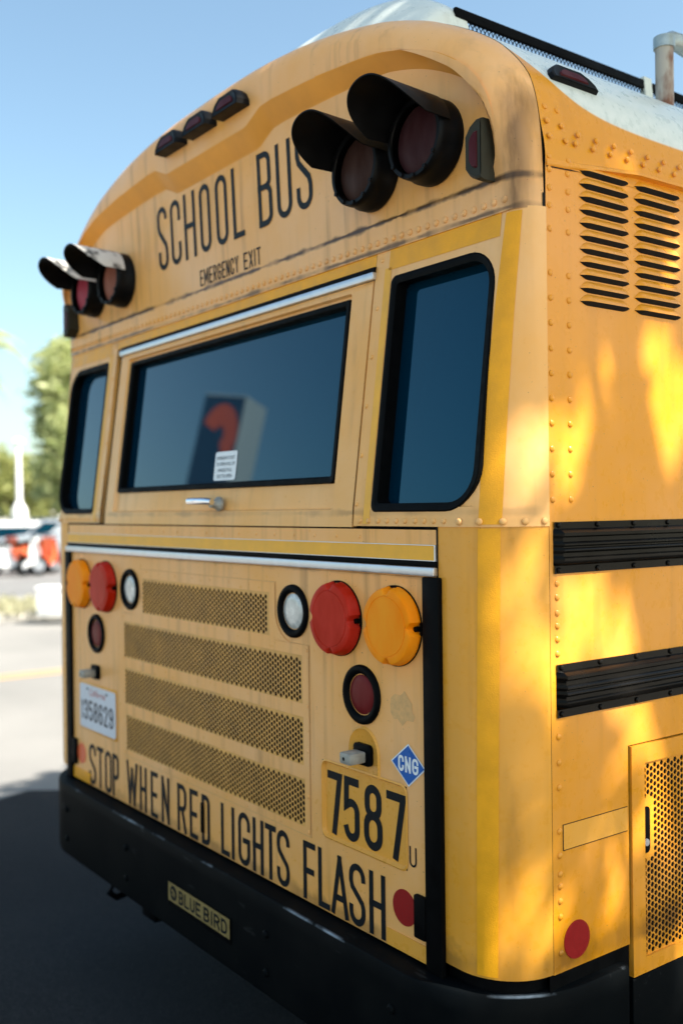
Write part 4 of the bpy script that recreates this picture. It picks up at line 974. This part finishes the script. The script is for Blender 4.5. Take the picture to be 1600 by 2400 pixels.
# car builder (side profile extruded, with cabin, wheels, lamps)
def car(name, loc, ang, paint_, label, cat='car', L=4.4, Wd=1.75, H=1.42, van=False, group='vehicles in the car park'):
    root = empty(name, loc); tag(root, label, cat, group)
    m = Matrix.Translation(loc) @ Matrix.Rotation(ang, 4, 'Z')
    T = lambda p: tuple(m @ Vector(p))
    if van: lowp = [(-L/2, .35), (-L/2, H*.95), (-L/2+.12, H), (L/2-1.0, H), (L/2-.35, H*.55), (L/2-.03, H*.48), (L/2, .35)]
    else: lowp = [(-L/2, .35), (-L/2+.02, .80), (-L/2+.10, .90), (-L*.28, .93), (-L*.14, H-.02), (L*.10, H), (L*.24, .95), (L/2-.15, .80), (L/2, .62), (L/2, .35)]
    mb = MB(); rows = []
    for yy, ins, sc in ((-Wd/2, 0, .96), (-Wd/2+.10, 0, 1), (Wd/2-.10, 0, 1), (Wd/2, 0, .96)):
        rows.append([T((x*sc, yy*(1 if z < .95 else .84), z)) for x, z in lowp])
    mb.grid(rows, True); mb.poly(rows[0]); mb.poly(rows[-1]); mb.build('body', paint_, root, smooth=40, bevel=.02)
    mb = MB()
    for sg in (1, -1):
        yy = sg*(Wd/2*.885+.004)
        if van: q = [(-L*.1, H*.55), (-L*.1, H*.88), (L*.27, H*.88), (L*.34, H*.57)]
        else: q = [(-L*.24, .96), (-L*.135, H-.10), (L*.095, H-.08), (L*.205, .97)]
        mb.poly([T((x, yy*(1.08 if van else 1), z)) for x, z in q])
    mb.build('side_window', M['glass'], root)
    mb = MB(); mb.poly([T((x+.01, y_, z+.01)) for x, y_, z in (((L/2-.37), -.7, H*.58), ((L/2-.37), .7, H*.58), (L/2-.98, .62, H*.96), (L/2-.98, -.62, H*.96))] if van else [T((x+.012, y_, z+.012)) for x, y_, z in ((L*.235, -.66, .97), (L*.235, .66, .97), (L*.11, .58, H-.03), (L*.11, -.58, H-.03))]); mb.build('windscreen', M['glass'], root)
    for wx in (-L*.31, L*.31):
        for sg in (1, -1):
            mb = MB(); c_ = Vector((wx, sg*(Wd/2-.16), .32)); ax_ = m.to_3x3() @ Vector((0, sg, 0))
            mb.disc_stack(m @ c_, ax_, [(0, .28), (.02, .32), (.16, .32), (.18, .27)], 20); w_ = mb.build('wheel', M['rubber'], root, smooth=40)
            mb = MB(); mb.disc_stack(m @ c_, ax_, [(.175, .21), (.184, .19), (.184, .05)], 16); mb.build('rim', M['alu'], w_)
    for sg in (1, -1):
        mb = MB(); mb.box((L/2-.04, sg*.6-.14, .60), (L/2+.015, sg*.6+.14, .72)); mb.v = [T(v) for v in mb.v]; mb.build('headlamp', M['clear'], root)
        mb = MB(); mb.box((-L/2-.015, sg*.62-.12, .66), (-L/2+.04, sg*.62+.12, .80)); mb.v = [T(v) for v in mb.v]; mb.build('tail_lamp', M['red'], root)
    return root
CW = plain('white_car_paint', (.80, .80, .80), .25, 0, .03, 5, coat=.6); CB = plain('blue_grey_car_paint', (.16, .22, .34), .25, 0, .05, 5, coat=.6); CR = plain('orange_red_paint', (.62, .13, .05), .3, 0, .05, 8, coat=.5); CS = plain('silver_paint', (.52, .54, .56), .25, .4, .04, 5, coat=.5)
ya = math.atan2(Rv.y, Rv.x)
car('parked_car', at(118, 42, .1), ya+.1, CB, 'blue grey car parked behind the white van, its roof showing above it')
car('parked_van', at(40, 34, .1), ya+.05, CW, 'white van parked across the view at the far left', 'van', 5.2, 1.9, 1.35, True)
car('parked_car', at(150, 33, .1), ya+math.pi, CS, 'silver car parked next to the bus edge, behind the orange scooter')
def scooter(px, dist, mat, label, ang):
    loc = at(px, dist, .105); root = empty('motor_scooter', loc); tag(root, label, 'scooter', 'scooters parked in front of the cars')
    m = Matrix.Translation(loc) @ Matrix.Rotation(ang, 4, 'Z'); T = lambda p: m @ Vector(p)
    ax_ = m.to_3x3() @ Vector((0, 1, 0))
    for x in (-.55, .58):
        mb = MB(); mb.disc_stack(T((x, -.06, .26)), ax_, [(0, .19), (.01, .25), (.11, .25), (.12, .19)], 20); w_ = mb.build('wheel', M['rubber'], root, smooth=40)
        mb = MB(); mb.disc_stack(T((x, -.065, .26)), -ax_, [(0, .15), (.004, .05)], 14); mb.build('rim', M['alu'], w_)
    mb = MB(); pr = [(-.85, .62), (-.72, .82), (-.15, .80), (-.05, .45), (.22, .36), (.34, .45), (.40, .95), (.50, .98), (.62, .55), (.50, .32), (.25, .24), (-.35, .26), (-.55, .50)]
    mb.grid([[T((x, y_*w2, z)) for x, z in pr] for y_, w2 in ((-.17, .8), (-.20, 1), (.20, 1), (.17, .8))], True); mb.poly([T((x, -.14, z)) for x, z in pr]); mb.poly([T((x, .14, z)) for x, z in pr]); mb.build('body', mat, root, smooth=40)
    mb = MB(); mb.box((-.80, -.15, .80), (-.12, .15, .90)); mb.v = [tuple(T(v)) for v in mb.v]; mb.build('saddle', M['rubber'], root, bevel=.03)
    mb = MB(); mb.tube([T((.42, -.34, 1.06)), T((.44, 0, 1.02)), T((.42, .34, 1.06))], .02, 8); mb.tube([T((.44, 0, 1.02)), T((.58, 0, .30))], .03, 8); mb.build('handlebar', M['black'], root)
    mb = MB(); mb.disc_stack(T((.50, 0, .90)), m.to_3x3() @ Vector((1, 0, 0)), [(0, .09), (.06, .08), (.07, .03)], 14); mb.build('headlamp', M['clear'], root)
    return root
scooter(36, 26, CW, 'white scooter standing farthest left, before the white van', ya+.2)
scooter(88, 26.5, CR, 'orange red scooter standing between the white scooter and the bus', ya+1.2)
scooter(128, 27.5, CR, 'orange red scooter closest to the bus, behind the white cabinet', ya+.3)
scooter(-8, 27.5, CR, 'orange red scooter cut by the left edge of the photo', ya+.9)
# white utility cabinet on the far kerb
cb = at(140, 15.8, .13); cbm = empty('utility_cabinet', cb); tag(cbm, 'white utility cabinet on the far kerb, partly hidden by the bus', 'cabinet')
m = Matrix.Translation(cb) @ Matrix.Rotation(ya, 4, 'Z')
mb = MB(); mb.box((-.32, -.18, 0), (.35, .18, .40)); mb.v = [tuple(m @ Vector(v)) for v in mb.v]; mb.build('body', WHT, cbm, bevel=.012)
mb = MB(); mb.box((-.345, -.20, .40), (.375, .20, .46)); mb.v = [tuple(m @ Vector(v)) for v in mb.v]; mb.build('lid', WHT, cbm, bevel=.015)
# low verge shrubs on the far kerb
mb = MB(); rnd = random.Random(9)
for k in range(60):
    p = at(rnd.uniform(-60, 260), rnd.uniform(16.3, 18.0), .12)
    for i in range(60): leaf(mb, p+Vector((rnd.gauss(0, .22), rnd.gauss(0, .22), abs(rnd.gauss(0, .07)))), .05, rnd)
tag(mb.build('ground_cover', leaf_mat('dry_verge', (.38, .36, .22), (.50, .48, .32)), recalc=False), 'dry pale ground cover along the far kerb', 'ground cover', kind='stuff')
# pale building far off at the left
bl = at(-40, 120); bd_ = empty('building', bl); tag(bd_, 'pale low building far off behind the trees at the left', 'building')
m = Matrix.Translation(bl) @ Matrix.Rotation(ya, 4, 'Z')
mb = MB(); mb.box((-14, -5, 0), (10, 5, 5.2)); mb.v = [tuple(m @ Vector(v)) for v in mb.v]; mb.build('wall', plain('pale_stucco', (.66, .64, .58), .8), bd_)
mb = MB(); mb.box((-14.3, -5.3, 5.2), (10.3, 5.3, 5.6)); mb.v = [tuple(m @ Vector(v)) for v in mb.v]; mb.build('roof', plain('grey_roof', (.4, .4, .4), .8), bd_)
for k in range(7):
    mb = MB(); mb.box((-12.5+k*3.2, -5.06, 1.2), (-10.9+k*3.2, -4.98, 3.2)); mb.v = [tuple(m @ Vector(v)) for v in mb.v]; mb.build('window', M['glass'], bd_)
# pylon sign behind the photographer, mirrored in the emergency door window
P0 = Vector((-27.9, -15.45, 0)); PL = Vector((-29.45, -14.68, 0)); PR = Vector((-28.6, -16.75, 0))
sg_ = empty('pylon_sign', P0); tag(sg_, 'tall dark pylon sign with an orange swirl, mirrored in the rear door window', 'sign')
e1 = (PL-P0); e2 = (PR-P0); HS = 10.0
mb = MB(); b4 = [P0, PL, PL+e2, PR]; mb.grid([[tuple(q) for q in b4], [tuple(q+Vector((0, 0, HS))) for q in b4]], True); mb.poly([tuple(q+Vector((0, 0, HS))) for q in b4])
mb.build('pylon', plain('pale_sign_metal', (.62, .60, .56), .5), sg_)
nf = Vector((e1.y, -e1.x, 0)).normalized(); nf = nf if nf.dot(Vector((1, 1, 0))) > 0 else -nf
fp = lambda u, z, o=.03: tuple(P0+e1*u+nf*o+Vector((0, 0, z)))
mb = MB(); mb.poly([fp(0.0, .3), fp(1.0, .3), fp(1.0, HS-.05), fp(0.0, HS-.05)]); mb.build('sign_face', plain('dark_sign_face', (.03, .045, .07), .4), sg_)
mb = MB()
mb.grid([[fp(.46-.44*math.cos(a)*q, 8.5+1.15*math.sin(a)*q, .06) for a in lin(rad(-60), rad(160), 30)] for q in (1.0, .28)])
if 0: mb.grid([[fp(.66-.24*math.cos(a)*q, 6.95+.45*math.sin(a)*q, .06) for a in lin(rad(20), rad(200), 14)] for q in (1.0, .4)])
mb.build('sign_emblem', plain('orange_sign_paint', (.62, .09, .02), .5), sg_)
